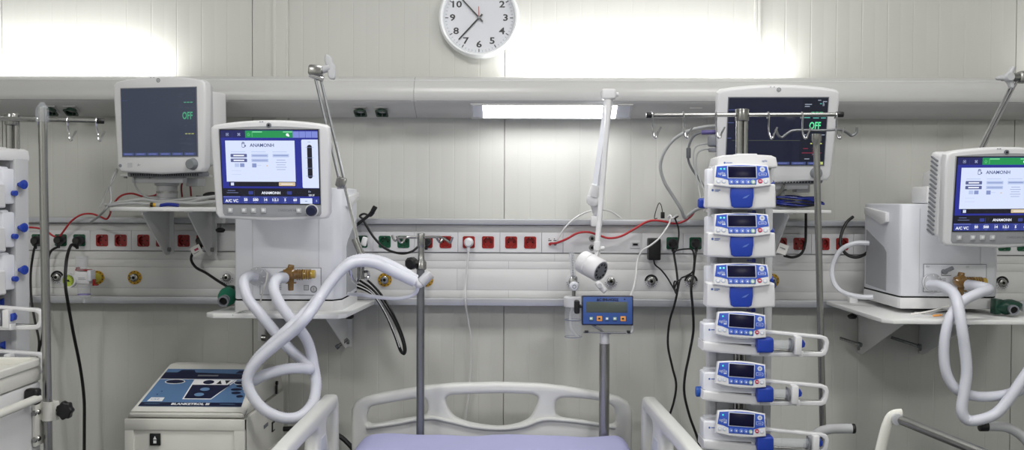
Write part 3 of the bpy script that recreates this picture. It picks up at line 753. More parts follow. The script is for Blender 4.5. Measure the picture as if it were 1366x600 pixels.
# white bacterial filter and amber expiratory valve on each ventilator
def filt(px, py, d, label, r):
    p = U(px, py, d); b = MB()
    b.lathe([(0, -.024), (r*.45, -.024), (r*.7, -.018), (r, -.010), (r, .010), (r*.7, .018), (r*.4, .024), (r*.38, .034), (0, .034)], p, (.15, -1, .05), clearg_m, 28)
    b.lathe([(r*.96, -.003), (r*1.02, -.003), (r*1.02, .003), (r*.96, .003)], p, (.15, -1, .05), white_m, 28)
    for k in range(8): b.tube([p+Vector((math.cos(k*PI/4)*r*.4, -.02, math.sin(k*PI/4)*r*.4)), p+Vector((math.cos(k*PI/4)*r*.93, -.012, math.sin(k*PI/4)*r*.93))], .0015, white_m, smooth=0)
    return tag(b.build('breathing_filter'), label, 'filter')
filt(343.5, 368.5, .50, 'round white breathing filter on the left ventilator front', .031)
filt(1243, 377, .52, 'round clear breathing filter on the right ventilator front', .030)
def amber(px, py, d, label, flip=1):
    t = thing('expiratory_valve', label, 'valve', U(px, py, d)); r = .0145
    b = MB()
    b.lathe([(.019, -.02), (.021, -.012), (.021, .008), (.013, .014), (.013, .02), (0, .02)], (-.012, -.004, .004), (0, -1, 0), amber_m, 24)
    b.cyl((-.012, 0, 0), (.03, 0, .002), .0155, amber_m, n=20, bev=.002); b.cyl((-.012, 0, .014), (-.008, 0, .034), .012, amber_m, r1=.010, bev=.002)
    b.cyl((-.010, 0, 0), (-.010, 0, -.052), .011, amber_m, r1=.009, bev=.002)
    b.lathe([(.014, -.002), (.018, -.002), (.018, .002), (.014, .002)], (-.010, 0, -.026), (0, 0, 1), amber_m)
    for x in (.012, .02, .028): b.lathe([(.0155, -.0015), (.0185, -.0015), (.0185, .0015), (.0155, .0015)], (x, 0, .001), (1, 0, 0), amber_m)
    b.box((-.028, -.002, .012), (.016, .01, .006), amber_m, .002, rot=(0, .7, 0)); b.build('valve_body', t)
    b = MB(); b.cyl((.03, 0, .002), (.058, 0, .003), .0165, amber_m, n=20, bev=.002); b.cyl((.055, 0, .003), (.071, 0, .003), .014, amber2_m, n=20, bev=.002)
    for k in (.033, .041, .049): b.lathe([(.0165, -.001), (.0178, 0), (.0165, .001)], (k, 0, .002), (1, 0, 0), amber2_m)
    b.build('outlet_cap', t, 'yellowish outlet cap')
    return t
amber(392, 366.5, .52, 'amber plastic valve on the left ventilator front')
amber(1286, 377, .54, 'amber plastic valve on the right ventilator front')

# ================================================================== BREATHING HOSES
def Z(pts, ox, oy, s, d): return [(ox+p[0]/s, oy+p[1]/s, p[2] if len(p) > 2 else d) for p in pts]
def hose(label, pts, r=.0172):
    b = MB(); b.tube(US(pts), r, hose_m, n=14, ripple=.0042); o = b.build('breathing_hose', smooth=60); tag(o, label, 'hose'); return o
hA = Z([(98, 93, .54), (75, 92, .57), (60, 112, .60), (75, 165, .62), (115, 215, .62), (165, 275, .61), (212, 330, .61), (250, 362, .62), (272, 388, .64), (245, 386, .66), (190, 390, .68), (125, 408, .69), (86, 428, .69), (78, 400, .68),
        (105, 355, .69), (160, 300, .70), (225, 240, .70), (285, 180, .66), (335, 115, .62), (372, 72, .60), (405, 45, .585), (450, 36, .575), (505, 46, .565), (560, 72, .56), (612, 104, .55)], 300, 330, 2.4, .6)
hose('corrugated white hose from the round filter of the left ventilator', hA)
hB = Z([(192, 97, .55), (168, 100, .60), (156, 125, .63), (168, 165, .64), (200, 215, .64), (240, 262, .63), (268, 310, .62), (284, 380, .62), (292, 440, .63), (280, 500, .65), (240, 540, .68), (185, 545, .71), (125, 518, .73), (85, 470, .735), (72, 420, .735),
        (100, 368, .735), (165, 310, .735), (215, 270, .74), (262, 222, .74), (305, 160, .68), (350, 98, .65), (392, 58, .635), (430, 46, .62), (480, 50, .61), (540, 78, .59), (608, 110, .57)], 300, 330, 2.4, .6)
hose('corrugated white hose from the amber valve of the left ventilator', hB)
b = MB(); b.tube(US([(554, 375, .56), (560, 379, .56), (565, 372, .55), (572, 366, .545)]), .013, white_m, n=14); b.cyl(U(561, 378, .56), U(574, 365, .545), .017, clearg_m, n=18, bev=.002)
tag(b.build('patient_connector'), 'white elbow connector at the end of the left hoses', 'connector')
b = MB(); b.tube(US(Z([(612, 112, .57), (618, 125, .56), (605, 150, .55), (560, 162, .55), (500, 160, .54), (440, 152, .53), (395, 148, .5)], 300, 330, 2.4, .5)), .0065, hose_m, n=10)
tag(b.build('gas_sampling_line'), 'thin white tube looping back from the hose ends', 'tube')
hC = Z([(300, 128, .56), (335, 132, .62), (368, 152, .69), (382, 190, .735), (392, 250, .755), (402, 320, .755), (406, 380, .755), (398, 440, .755), (392, 488, .755), (410, 515, .755), (450, 512, .76), (492, 494, .76), (530, 450, .76), (570, 392, .76), (600, 350, .76)], 1100, 320, 2.143, .6)
hose('corrugated white hose from the round filter of the right ventilator', hC, .0165)
hD = Z([(408, 127, .57), (436, 131, .61), (470, 141, .655), (440, 152, .69), (395, 175, .70), (362, 215, .715), (345, 270, .72), (341, 330, .72), (350, 385, .72), (378, 428, .72), (430, 446, .72), (490, 446, .72), (540, 436, .72), (600, 415, .72)], 1100, 320, 2.143, .6)
hose('corrugated white hose from the amber valve of the right ventilator', hD, .0155)

# ================================================================== HOSE SUPPORT ARMS
def arm_left():
    t = thing('hose_support_arm', 'jointed chrome arm holding the hoses of the left ventilator', 'support arm', U(482, 372, .52))
    d = .55
    b = MB()
    b.tube([U(420, 102, d), U(452, 238, d)], .0045, dsteel_m, smooth=0); b.tube([U(427, 102, d), U(459, 240, d)], .0045, dsteel_m, smooth=0)
    b.build('upper_rods', t, world=True)
    b = MB(); b.tube([U(459, 245, d), U(479, 328, .54)], .0055, chrome_m, smooth=0); b.build('lower_rod', t, world=True)
    b = MB(); c = U(421.5, 94, d); b.box(c, (.048, .035, .034), steel_m, .008, rot=(0, .12, 0)); b.cyl(c+Vector((-.02, 0, -.012)), c+Vector((.024, 0, -.028)), .010, chrome_m); b.build('top_joint', t, world=True)
    b = MB(); b.cyl(U(430, 93, d), U(440, 90, d), .013, lgrey_m)
    q = [(0, .043), (.012, .03), (.014, .012), (.018, -.002), (.012, -.035), (0, -.04), (-.010, -.03), (-.008, 0), (-.012, .02), (-.008, .038)]
    b.M = Matrix.Translation(U(440, 90, d)) @ Euler((0, -.2, 0)).to_matrix().to_4x4()
    b.curve2d([[(x, y) for x, y in cat([(p[0], p[1], 0) for p in q], 4, True) and [(v.x, v.y) for v in cat([(p[0], p[1], 0) for p in q], 4, True)]]], .02, lgrey_m, .005, front=-.01)
    b.build('clamp_knob', t, 'light grey wing knob', world=True)
    b = MB(); b.box(U(455, 243, d), (.032, .026, .034), steel_m, .006, rot=(0, .25, 0)); b.cyl(U(450, 249, d), U(461, 249, d), .008, chrome_m); b.build('middle_joint', t, world=True)
    b = MB(); b.cyl(U(473, 318, .54), U(483, 342, .54), .012, steel_m); b.tube([U(483, 342, .54), U(482, 355, .54), U(480, 362, .53)], .005, steel_m)
    b.tube(US([(470, 345, .62), (467, 358, .63), (470, 372, .61), (476, 377, .56), (478, 370, .53), (484, 364, .52), (490, 362, .54), (492, 368, .56), (488, 373, .57)]), .005, chrome_m)
    b.cyl(U(481, 352, .53), U(481, 372, .53), .013, steel_m)
    b.build('hose_clip', t, world=True)
    b = MB(); b.box(U(486, 322, .52), (.018, .014, .03), white_m, .004, rot=(0, .25, 0)); b.build('tube_clamp', t, world=True)
arm_left()
def arm_right():
    t = thing('hose_support_arm', 'chrome arm with wing knob behind the right ventilator screen', 'support arm', U(1300, 215, .5))
    d = .5
    b = MB(); b.tube([U(1354, 104, d), U(1303, 205, d)], .0055, chrome_m, smooth=0); b.tube([U(1358, 106, d), U(1307, 207, d)], .0045, chrome_m, smooth=0); b.build('rods', t, world=True)
    b = MB(); b.cyl(U(1350, 103, d), U(1374, 103, d), .014, steel_m); b.box(U(1364, 103, d), (.03, .034, .04), steel_m, .008); b.build('top_joint', t, world=True)
    b = MB(); q = []
    for k in range(3):
        a = math.radians(100+120*k) if False else math.radians([65, 185, 290][k])
        for off, rr in ((-.5, .018), (-.2, .034), (0, .039), (.2, .034), (.5, .018)): q.append((math.cos(a+off)*rr, math.sin(a+off)*rr, 0))
    b.M = Matrix.Translation(U(1345, 103, d+.03))
    b.curve2d([[(v.x, v.y) for v in cat(q, 4, True)]], .022, lgrey_m, .006, front=-.011); b.lathe([(0, .02), (.012, .02), (.016, .011)], (0, 0, 0), (0, -1, 0), lgrey_m, 20)
    b.cyl((0, 0, 0), (0, .04, 0), .008, steel_m)
    b.build('clamp_knob', t, 'light grey wing knob', world=True)
    b = MB(); b.cyl(U(1305, 206, d), U(1305, 225, .42), .012, steel_m); b.build('base_joint', t, world=True)
arm_right()

# ================================================================== POLES
def iv_pole(name, label, px_top, top, d, r0, foot_z, px_bot=None):
    p = U(px_top, top, d); t = thing(name, label, 'pole', (p.x, p.y, foot_z)); return t, p
# hook bars
def s_hook(parent, x, y, z, flip=1, s=1):
    b = MB(); f = flip
    b.tube([(x-.001, y+.006, z-.008), (x-.001, y, z+.009), (x, y-.009, z), (x, y-.004, z-.02*s), (x+.002*f, y, z-.040*s), (x+.005*f, y-.004, z-.058*s), (x+.012*f, y-.006, z-.062*s), (x+.016*f, y-.006, z-.050*s), (x+.026*f, y-.004, z-.032*s)], .0029, chrome_m, n=8)
    return b.build('hook', parent, world=True)
# right pump stand: pole and bar
pt = U(990, 147, .80)
stand = thing('pump_stand', 'grey pump tower with steel pole, hook bar and white cap, right of the bed', 'pump stand', (pt.x, pt.y, 0))
b = MB(); b.cyl((pt.x-.008, pt.y, .12), (pt.x-.008, pt.y, pt.z-.0), .0105, steel_m, n=24); b.cyl((pt.x+.011, pt.y+.006, .12), (pt.x+.011, pt.y+.006, pt.z-.01), .0085, steel_m, n=24)
b.cyl((pt.x, pt.y, pt.z-.032), (pt.x, pt.y, pt.z+.003), .0205, steel_m, n=28, bev=.002); b.build('pole', stand, world=True)
zb = U(990, 154, .80).z
xl, xr = U(862, 154, .80).x, U(1124, 153, .80).x
b = MB(); b.cyl((xl, pt.y-.0, zb), (xr, pt.y, zb+.004), .0062, steel_m, n=16); b.build('hook_bar', stand, world=True)
for x in (xl, xr-.020): b = MB(); b.cyl((x, pt.y, zb+(.0 if x == xl else .004)), (x+.022, pt.y, zb+(.0 if x == xl else .004)), .0085, black_m, n=16, bev=.001); b.build('end_cap', stand, 'black end cap', world=True)
for px in (870, 912, 955, 1025, 1070, 1115): s_hook(stand, U(px, 154, .8).x, pt.y, zb, 1, 1.1)
b = MB()
for k in range(5): a = 2*PI*k/5+.3; b.tube([(pt.x, pt.y, .14), (pt.x+math.cos(a)*.15, pt.y+math.sin(a)*.15, .12), (pt.x+math.cos(a)*.21, pt.y+math.sin(a)*.21, .085)], .016, lgrey_m); b.cyl((pt.x+math.cos(a)*.21-.01, pt.y+math.sin(a)*.21, .037), (pt.x+math.cos(a)*.21+.01, pt.y+math.sin(a)*.21, .037), .037, black_m, n=20)
b.build('wheel_base', stand, world=True)
# left pump stand
pl = U(16, 153, .80)
stand2 = thing('pump_stand', 'grey pump tower with steel pole and hook bar at the left edge', 'pump stand', (pl.x, pl.y, 0))
b = MB(); b.cyl((pl.x-.008, pl.y, .12), (pl.x-.008, pl.y, pl.z), .0105, steel_m, n=24); b.cyl((pl.x+.011, pl.y+.006, .12), (pl.x+.011, pl.y+.006, pl.z-.01), .0085, steel_m, n=24)
b.cyl((pl.x, pl.y, pl.z-.032), (pl.x, pl.y, pl.z+.003), .0205, steel_m, n=28, bev=.002); b.build('pole', stand2, world=True)
bl0, bl1 = U(-110, 155.5, .92), U(139, 161.5, .72); dv = (bl1-bl0)
b = MB(); b.cyl(bl0, bl1, .0062, steel_m, n=16); b.build('hook_bar', stand2, world=True)
b = MB(); b.cyl(bl1-dv.normalized()*.022, bl1, .0085, black_m, n=16, bev=.001); b.build('end_cap', stand2, 'black end cap', world=True)
for px in (48, 88.5, 129):
    f = (px+110)/249; q = bl0.lerp(bl1, f); s_hook(stand2, q.x, q.y, q.z, 1, 1.0)
b = MB()
for k in range(5): a = 2*PI*k/5+.3; b.tube([(pl.x, pl.y, .14), (pl.x+math.cos(a)*.15, pl.y+math.sin(a)*.15, .12), (pl.x+math.cos(a)*.28, pl.y+math.sin(a)*.28, .085)], .016, lgrey_m); b.cyl((pl.x+math.cos(a)*.28-.01, pl.y+math.sin(a)*.28, .037), (pl.x+math.cos(a)*.28+.01, pl.y+math.sin(a)*.28, .037), .037, black_m, n=20)
b.build('wheel_base', stand2, world=True)
# thin pole with swept hooks behind the pumps
p0, p1 = U(1089, 176, .55), U(1098.5, 600, .55)
dirn = (p1-p0).normalized(); k = (p0.z-.02)/-dirn.z; pb = p0+dirn*k
t = thing('infusion_pole', 'thin grey infusion pole with two swept hooks behind the pumps', 'infusion pole', (pb.x, pb.y, 0))
b = MB(); b.tube([p0+Vector((0, 0, -.03)), pb], .0108, steel_m, n=16, smooth=0); b.lathe([(.0108, 0), (.0108, .02), (.0165, .035), (.0165, .055), (.0, .057)], p0+Vector((0, 0, -.062)), (0, 0, 1), steel_m, 20); b.build('pole', t, world=True)
b = MB(); b.tube(US([(1035, 172), (1038, 180), (1043, 183), (1050, 178), (1058, 174), (1075, 173.5), (1089, 174), (1105, 173.5), (1120, 173), (1130, 177), (1136, 181), (1142, 177), (1143, 170)], .55), .0042, dsteel_m, n=10); b.build('hook_bar', t, world=True)
b = MB(); b.lathe([(0, 0), (.1, 0), (.1, .02), (.03, .03), (.02, .08), (0, .08)], (pb.x, pb.y, 0), (0, 0, 1), dsteel_m, 32); b.build('base', t, world=True)
# short infusion pole at the bed head, left
p0 = U(562, 311, .44)
HBD = .335
t = thing('infusion_pole', 'short steel infusion pole on the bed head with four hooks and a black knob', 'infusion pole', (p0.x, p0.y, .55))
zj = U(562, 352, .44).z
b = MB(); b.cyl((p0.x-.002, p0.y, .55), (p0.x-.002, p0.y, zj), .0135, dsteel_m, n=20); b.build('lower_tube', t, world=True)
b = MB(); b.cyl((p0.x, p0.y, zj), (p0.x, p0.y, p0.z), .0100, steel_m, n=20); b.cyl((p0.x, p0.y, p0.z-.048), (p0.x, p0.y, p0.z), .0125, steel_m, n=20, bev=.002); b.build('upper_tube', t, world=True)
b = MB(); b.lathe([(.0105, .055), (.0115, .035), (.018, .025), (.018, .004), (.014, 0)], (p0.x, p0.y, zj-.02), (0, 0, 1), steel_m, 24); b.build('collar', t, world=True)
kc = U(549, 351, .45)
b = MB(); b.cyl(kc, U(561, 351, .44), .007, black_m); b.lathe([(0, .014), (.014, .014), (.0215, .009), (.0215, -.009), (.014, -.014), (0, -.014)], kc, (-.5, -1, 0), black_m, 9); b.build('knob', t, 'black star knob', world=True)
for pts in ([(562, 316.5, .44), (545, 316, .45), (540, 318, .46), (537, 323, .475), (534, 323, .48), (531, 318, .485), (529, 315, .485)], [(562, 316.5, .44), (545, 317, .43), (533, 317, .41), (527, 321, .40), (523, 314, .39)],
            [(562, 316.5, .44), (580, 316, .43), (584, 320, .42), (587, 323, .41), (591, 317, .40)], [(562, 316.5, .44), (585, 316, .45), (592, 318, .46), (599, 323, .47), (601, 323, .475), (604, 316, .48)]):
    b = MB(); b.tube(US(pts), .0038, steel_m); b.build('hook', t, world=True)
# pole clamped to the cart, far left
p0, p1 = U(56.5, 143, 1.02), U(65, 640, 1.02)
dirn = (p1-p0).normalized(); pb = p0+dirn*((p0.z-.35)/-dirn.z)
t = thing('infusion_pole', 'plain steel pole clamped to the drawer cart with a clear sleeve on top', 'infusion pole', (pb.x, pb.y, pb.z))
b = MB(); b.tube([p0, pb], .0118, steel_m, n=18, smooth=0); b.build('pole', t, world=True)
b = MB(); q = U(56.5, 163, 1.02); b.box((q.x, q.y, q.z+.018), (.028, .03, .038), clear_m, .004); b.lathe([(.018, .0), (.006, .018), (0, .02)], (q.x, q.y, q.z+.037), (0, 0, 1), clear_m, 12); b.build('sleeve', t, 'clear plastic sleeve', world=True)

# ================================================================== INFUSION PUMPS
def keypad(parent, w, h, led=2, y=0):
    """front face at y, centred on origin; trapezoid, slightly arched"""
    top = [(-w*.47+w*.94*k/8, h*.42+h*.07*math.sin(PI*k/8)) for k in range(9)]
    bot = [(w*.5-w*k/8, -h*.38-h*.10*math.sin(PI*k/8)) for k in range(9)]
    o_ = top+bot
    b = MB(); b.curve2d([o_], .022, white_m, .003, front=y); b.build('keypad_frame', parent)
    b = MB()
    top = [(-w*.44+w*.88*k/8, h*.37+h*.06*math.sin(PI*k/8)) for k in range(9)]
    mid = [(w*.47, -h*.06), (w*.36, -h*.10), (w*.25, -h*.17), (w*.24, -h*.36), (-.24*w, -h*.36), (-w*.25, -h*.17), (-w*.36, -h*.10), (-w*.47, -h*.06)]
    b.curve2d([top+mid], .0016, pblue_m, .0003, front=y-.001)
    b.box((0, y-.0012, h*.14), (w*.52, .002, h*.50), pbut_m, .0008); b.box((0, y-.0018, h*.14), (w*.49, .002, h*.45), plcd_m, .0006)
    f = y-.0014
    for k in range(led): b.disc(-w*.37+k*w*.06, h*.27, f, w*.018, E['led'], 10)
    b.text('agilia', h*.15, -w*.36, h*.09, f, pbut_m, sx=1.0); b.rect(-w*.35, -h*.02, -w*.29, h*.03, f, pbut_m)
    b.disc(w*.36, h*.26, f, w*.048, pbut_m, 20); b.disc(w*.36, h*.26, f-.0002, w*.02, greyp_m, 12)
    b.rect(w*.29, h*.0, w*.43, h*.12, f, pbut_m, .002); b.rect(w*.297, h*.012, w*.422, h*.108, f-.0002, pblue_m, .0018); b.rect(w*.33, h*.05, w*.40, h*.065, f-.0004, pbut_m)
    for x, m in ((-.42, pbut_m), (-.325, pbut_m), (-.2, pbut2_m), (-.1, pbut2_m), (0, pbut2_m), (.095, pbut2_m), (.19, pgreen_m), (.315, pred_m), (.41, pbut_m)):
        z = -h*(.26 if abs(x) < .25 else .22); b.lathe([(0, .0016), (w*.036, .0016), (w*.043, 0)], (x*w, y-.001 if abs(x) < .25 else y-.0002, z), (0, -1, 0), m, 16)
        if m is pbut2_m: b.poly([(x*w-w*.015, y-.0029, z), (x*w+w*.015, y-.0029, z+w*.018), (x*w+w*.015, y-.0029, z-w*.018)], whiteink_m)
        elif m is pbut_m: b.disc(x*w, z, y-.0021, w*.024, white_m, 12)
        elif m is pgreen_m: b.disc(x*w, z, y-.0029, w*.022, whiteink_m, 12); b.disc(x*w, z, y-.0031, w*.008, pgreen_m, 8)
        else: b.rect(x*w-w*.02, z-.001, x*w+w*.02, z+.001, y-.0021, whiteink_m)
    for k in range(22): b.rect(-w*.2+k*w*.019, -h*.445, -w*.19+k*w*.019, -h*.425, y-.0003, mgrey_m)
    b.build('keypad', parent, 'blue keypad with dark screen')
def vol_pump(label, group):
    t = thing('infusion_pump', label, 'infusion pump', (0, 0, 0), group=group)
    b = MB()
    b.curve2d([[(v.x, v.y) for v in [Vector((-.098, .034, 0)), Vector((-.094, .037, 0)), Vector((.094, .037, 0)), Vector((.098, .034, 0)), Vector((.101, -.030, 0)), Vector((.097, -.034, 0)), Vector((.03, -.037, 0)), Vector((-.03, -.037, 0)), Vector((-.097, -.034, 0)), Vector((-.101, -.030, 0))]]], .055, white_m, .006, front=0)
    b.build('door', t)
    b = MB(); b.box((0, .070, .03), (.186, .045, .105), white2_m, .006); b.box((0, .055, .06), (.15, .07, .06), white2_m, .008); b.build('casing', t)
    b = MB()
    hp = [(-.033, .024), (.033, .024), (.034, .0), (.030, -.028), (.022, -.033), (-.022, -.033), (-.030, -.028), (-.034, 0)]
    b.curve2d([hp], .010, blue_m, .003, front=-.008); b.rect(-.032, .0245, .032, .0285, -.0006, dark_m)
    b.poly([(.0, -.0085, -.006), (.006, -.0085, -.001), (.022, -.0085, .006), (.012, -.0085, -.004)], pbut2_m)
    b.build('door_handle', t, 'blue door handle')
    b = MB(); b.disc(-.084, .018, -.0006, .0035, blueink_m, 10); b.rect(-.078, .017, -.062, .0195, -.0006, blueink_m); b.rect(-.078, .0135, -.066, .015, -.0006, blueink_m); b.build('marking', t)
    kp = bpy.data.objects.new('k', None); C.objects.link(kp); ROOT['k'] = Matrix()
    keypad(kp, .164, .074, 2)
    for k in list(kp.children): k.parent = t; k.matrix_local = Matrix.Translation((0, -.004, .060)) @ Euler((math.radians(-14), 0, 0)).to_matrix().to_4x4()
    bpy.data.objects.remove(kp)
    b = MB(); b.cyl((.09, .10, .036), (.117, .105, .036), .006, blue_m); b.cyl((.102, .105, .036), (.117, .105, .036), .009, blue_m, n=12, r1=.015, bev=.002); b.cyl((.09, .085, .010), (.106, .085, .010), .008, blue_m); b.build('clamp_knob', t, 'blue clamp knob')
    b = MB(); b.box((.01, .05, -.045), (.06, .04, .018), mgrey_m, .003); b.box((.035, .045, -.046), (.03, .03, .012), bluecab_m, .003); b.build('rail_lock', t)
    return t
def syr_pump(label, group, blade=.1):
    t = thing('syringe_pump', label, 'syringe pump', (0, 0, 0), group=group)
    # origin: left block; x from -.115 to .25
    b = MB(); L0, L1 = -.112, .062
    up = [(L0, .045), (L0+.004, .049), (-.08, .050), (L1, .040), (L1, -.010), (L0+.01, -.006), (L0, .0)]
    b.curve2d([up], .07, white2_m, .004, front=.0)
    lo = [(L0-.002, -.002), (L1-.01, -.016), (L1-.01, -.040), (0, -.038), (L0+.006, -.032), (L0-.003, -.028)]
    b.curve2d([lo], .09, white_m, .006, front=-.012)
    b.box((-.02, .072, .01), (.16, .04, .085), white2_m, .006)
    b.build('casing', t)
    b = MB()
    ol = [(.03, .036), (.235, .022), (.249, .017), (.255, .004), (.253, -.018), (.247, -.034), (.235, -.040), (.03, -.044)]
    il = [(.045, .025), (.15, .018), (.232, .0115), (.2405, .006), (.242, -.004), (.241, -.016), (.234, -.0255), (.15, -.029), (.045, -.033)]
    def sm(q): return [(v.x, v.y) for v in cat([(p[0], p[1], 0) for p in q], 3, True)]
    b.curve2d([ol, il], .022, white_m, .003, front=.004)
    b.box((.13, .03, -.034), (.22, .03, .010), white2_m, .003, rot=(0, .02, 0))
    b.build('guard_frame', t, 'white loop guard of the syringe bay')
    b = MB(); b.curve2d([[(.040, .012), (.084, .014), (.087, .008), (.088, -.022), (.084, -.028), (.042, -.029), (.040, -.02)]], .05, blue_m, .005, front=-.026); b.build('syringe_clamp', t, 'blue syringe clamp')
    b = MB(); b.cyl((.085, .0, -.006), (.115+blade*.4, .0, -.006), .013, clear_m, n=16); b.box((.112+blade*.3, 0, -.006), (.004, .03, .036), mgrey_m, .001); b.cyl((.06, .01, -.022), (.24, .01, -.028), .004, steel_m); b.build('syringe', t)
    x = .115+blade*.3
    b = MB(); b.box((x+.014, -.008, -.006), (.020, .03, .054), white_m, .004); b.box((x+.024, -.004, -.030), (.012, .028, .018), white_m, .003); b.build('plunger_driver', t)
    b = MB(); b.curve2d([[(x+.024, .008), (x+.03, .010), (x+.036, .0), (x+.034, -.010), (x+.024, -.014)]], .02, blue_m, .002, front=-.014); b.build('driver_button', t, 'blue release button')
    b = MB(); b.disc(-.095, .031, -.0006, .003, blueink_m, 10); b.rect(-.09, .030, -.076, .0325, -.0006, blueink_m); b.build('marking', t)
    kp = bpy.data.objects.new('k', None); C.objects.link(kp); ROOT['k'] = Matrix()
    keypad(kp, .146, .080, 1)
    for k in list(kp.children): k.parent = t; k.matrix_local = Matrix.Translation((-.008, -.024, .050)) @ Euler((math.radians(-10), math.radians(2.5), 0)).to_matrix().to_4x4()
    bpy.data.objects.remove(kp)
    b = MB(); b.cyl((.06, .10, .03), (.090, .10, .03), .006, blue_m); b.cyl((.078, .10, .03), (.092, .10, .03), .009, blue_m, r1=.013, bev=.002); b.build('clamp_knob', t, 'blue clamp knob')
    b = MB(); b.box((.0, .04, .088-.02), (.06, .04, .018), mgrey_m, .003); b.box((.022, .03, .09-.02), (.035, .03, .014), bluecab_m, .003); b.build('rail_lock', t)
    return t
PD = .90
gpv = 'volumetric pumps in the right tower'; gps = 'syringe pumps in the right tower'
vp = vol_pump('white infusion pump with blue door, topmost in the right pump tower', gpv); vp.location = U(989.3, 262, PD); VPZ = vp.location.copy()
vpl = [vp, copy_thing(vp, U(989, 327, PD), (0, 0, 0), 'white infusion pump with blue door, second from top in the right pump tower', gpv),
       copy_thing(vp, U(988.5, 394, PD), (0, 0, 0), 'white infusion pump with blue door, third from top in the right pump tower', gpv)]
sp = syr_pump('syringe pump just below the three blue-door pumps', gps, .10); sp.location = U(989.5, 455, PD)
sp2 = syr_pump('middle syringe pump, with a blue knob sticking out on its left', gps, .07); sp2.location = U(989.5, 520.5, PD)
sp3 = syr_pump('lowest syringe pump, its plunger driver pulled furthest right', gps, .27); sp3.location = U(989.5, 585.5, PD)
for o in (sp, sp2, sp3): o.rotation_euler = (0, math.radians(1.2), 0)
def rack(t, pc, yaw, zt, zb_, off):
    RM = Matrix.Translation((pc.x, pc.y, zb_)) @ Matrix.Rotation(yaw, 4, 'Z'); h = zt-zb_
    for sx in (-1, 1): b = MB(); b.M = RM; b.box((sx*.082+off, .0, h/2), (.024, .05, h), lgrey_m, .004); b.box((sx*.065+off, .008, h/2), (.010, .03, h), greyp_m, .002); b.build('side_column', t, world=True)
    b = MB(); b.M = RM; b.box((off, -.012, h/2), (.14, .012, h), lgrey_m, .002); b.build('back_panel', t, world=True)
    b = MB(); b.M = RM; b.curve2d([[(-.086, .0), (-.089, .008), (-.084, .030), (-.07, .036), (-.03, .038), (-.028, .041), (.028, .041), (.03, .038), (.07, .036), (.084, .030), (.089, .008), (.086, 0)]], .13, white_m, .004, M=Matrix.Translation((off, -.095, h-.006)), front=0)
    b.disc(-.066+off, h+.008, -.0956, .003, blueink_m, 10); b.rect(-.062+off, h+.007, -.044+off, h+.009, -.0956, blueink_m); b.text('agilia', .008, .05+off, h+.014, -.0957, blueink_m)
    b.build('top_cap', t, 'white top cap', world=True)
prk = U(989.5, 219, .80)
rack(stand, Vector((prk.x, -.78, 0)), 0, U(989, 221, .86).z, .35, 0)
# left tower
yl = math.radians(-20)
prk2 = U(-2, 200, .80)
zt_l = U(10, 211, .86).z
rack(stand2, Vector((prk2.x, -.80, 0)), yl, zt_l, .35, 0)
Rl = Matrix.Rotation(yl, 3, 'Z')
gl = 'pumps in the left tower'
for i, py in enumerate((262, 320, 377)):
    off = Rl @ Vector((-.004, -.115, 0)); z = U(5, py, .88).z
    lab = ['infusion pump side seen topmost at the left edge', 'infusion pump side seen second from top at the left edge', 'infusion pump side seen third from top at the left edge', 'infusion pump side seen lowest at the left edge, behind white loop'][i]
    copy_thing(vp, (prk2.x+off.x, -.80+off.y, z), (0, 0, yl), lab, gl)
for i, py in enumerate((426, 485)):
    xr_ = U((56, 58)[i], py, .93)
    o = copy_thing(sp, (xr_.x-.255, -.93, xr_.z+.009), (0, 0, 0), ['syringe pump guard reaching in from the left edge above the cart', 'syringe pump guard just above the cart top at the left edge'][i], 'syringe pumps in the left tower')

# ================================================================== DRAWER CART (bottom left)
xc = U(56, 500, 1.0).x; ztc = U(56, 480, 1.0).z
cart = thing('drawer_cart', 'white drawer cart at the lower left corner with a side handle', 'cart', (xc-.25, -1.35, 0))
b = MB()
YF, YN = -1.0, -1.75
x0, x1 = xc-.5, xc
def cbox(b, xa, xb_, ya, yb_, za, zb2, m, bev=.004): b.box(((xa+xb_)/2, (ya+yb_)/2, (za+zb2)/2), (abs(xb_-xa), abs(yb_-ya), abs(zb2-za)), m, bev)
zd = U(56, 508, 1.0).z
cbox(b, x0, x1-.004, YN, YF, .12, zd, white_m, .006)
for z in (zd-.22, zd-.44, zd-.66): cbox(b, x0-.001, x1-.002, YN+.02, YF-.02, z-.003, z+.003, lgrey_m, 0)
for dx in (x0+.06, x1-.06):
    for dy in (YN+.06, YF-.06): b.cyl((dx-.012, dy, .05), (dx+.012, dy, .05), .05, black_m, n=20); b.box((dx, dy, .105), (.03, .03, .04), dsteel_m)
b.build('cabinet', cart, world=True)
b = MB(); cbox(b, x0-.004, x1, YN-.004, YF, zd+.002, ztc-.012, cream_m, .008); b.build('top_tray', cart, world=True)
b = MB(); b.curve2d([rrect(.51, abs(YN-YF)+.01, .03, cx=0, cy=0), rrect(.478, abs(YN-YF)-.022, .02)], .022, cream_m, .004, M=Matrix.Translation(((x0+x1)/2, (YN+YF)/2, ztc-.003)) @ Matrix.Rotation(-PI/2, 4, 'X'), front=-.011); b.build('top_rim', cart, world=True)
hA0, hA1 = U(42, 531, 1.10), U(-25, 556, 1.3)
hx = xc+.028
b = MB(); yh0, yh1 = -1.09, -1.6; zh = U(40, 532, 1.09).z
b.cyl((hx, yh0+.01, zh), (hx, yh1, zh), .0115, cream_m, n=16)
b.build('side_handle', cart, world=True)
for y in (yh0, yh1): b = MB(); b.box((xc+.016, y+.006, zh+.006), (.038, .03, .045), black_m, .008, 3); b.build('handle_mount', cart, 'black handle mount', world=True)
pc = U(65, 547, 1.02)
b = MB(); z0, z1 = U(50, 590, 1.0).z, U(50, 534, 1.0).z
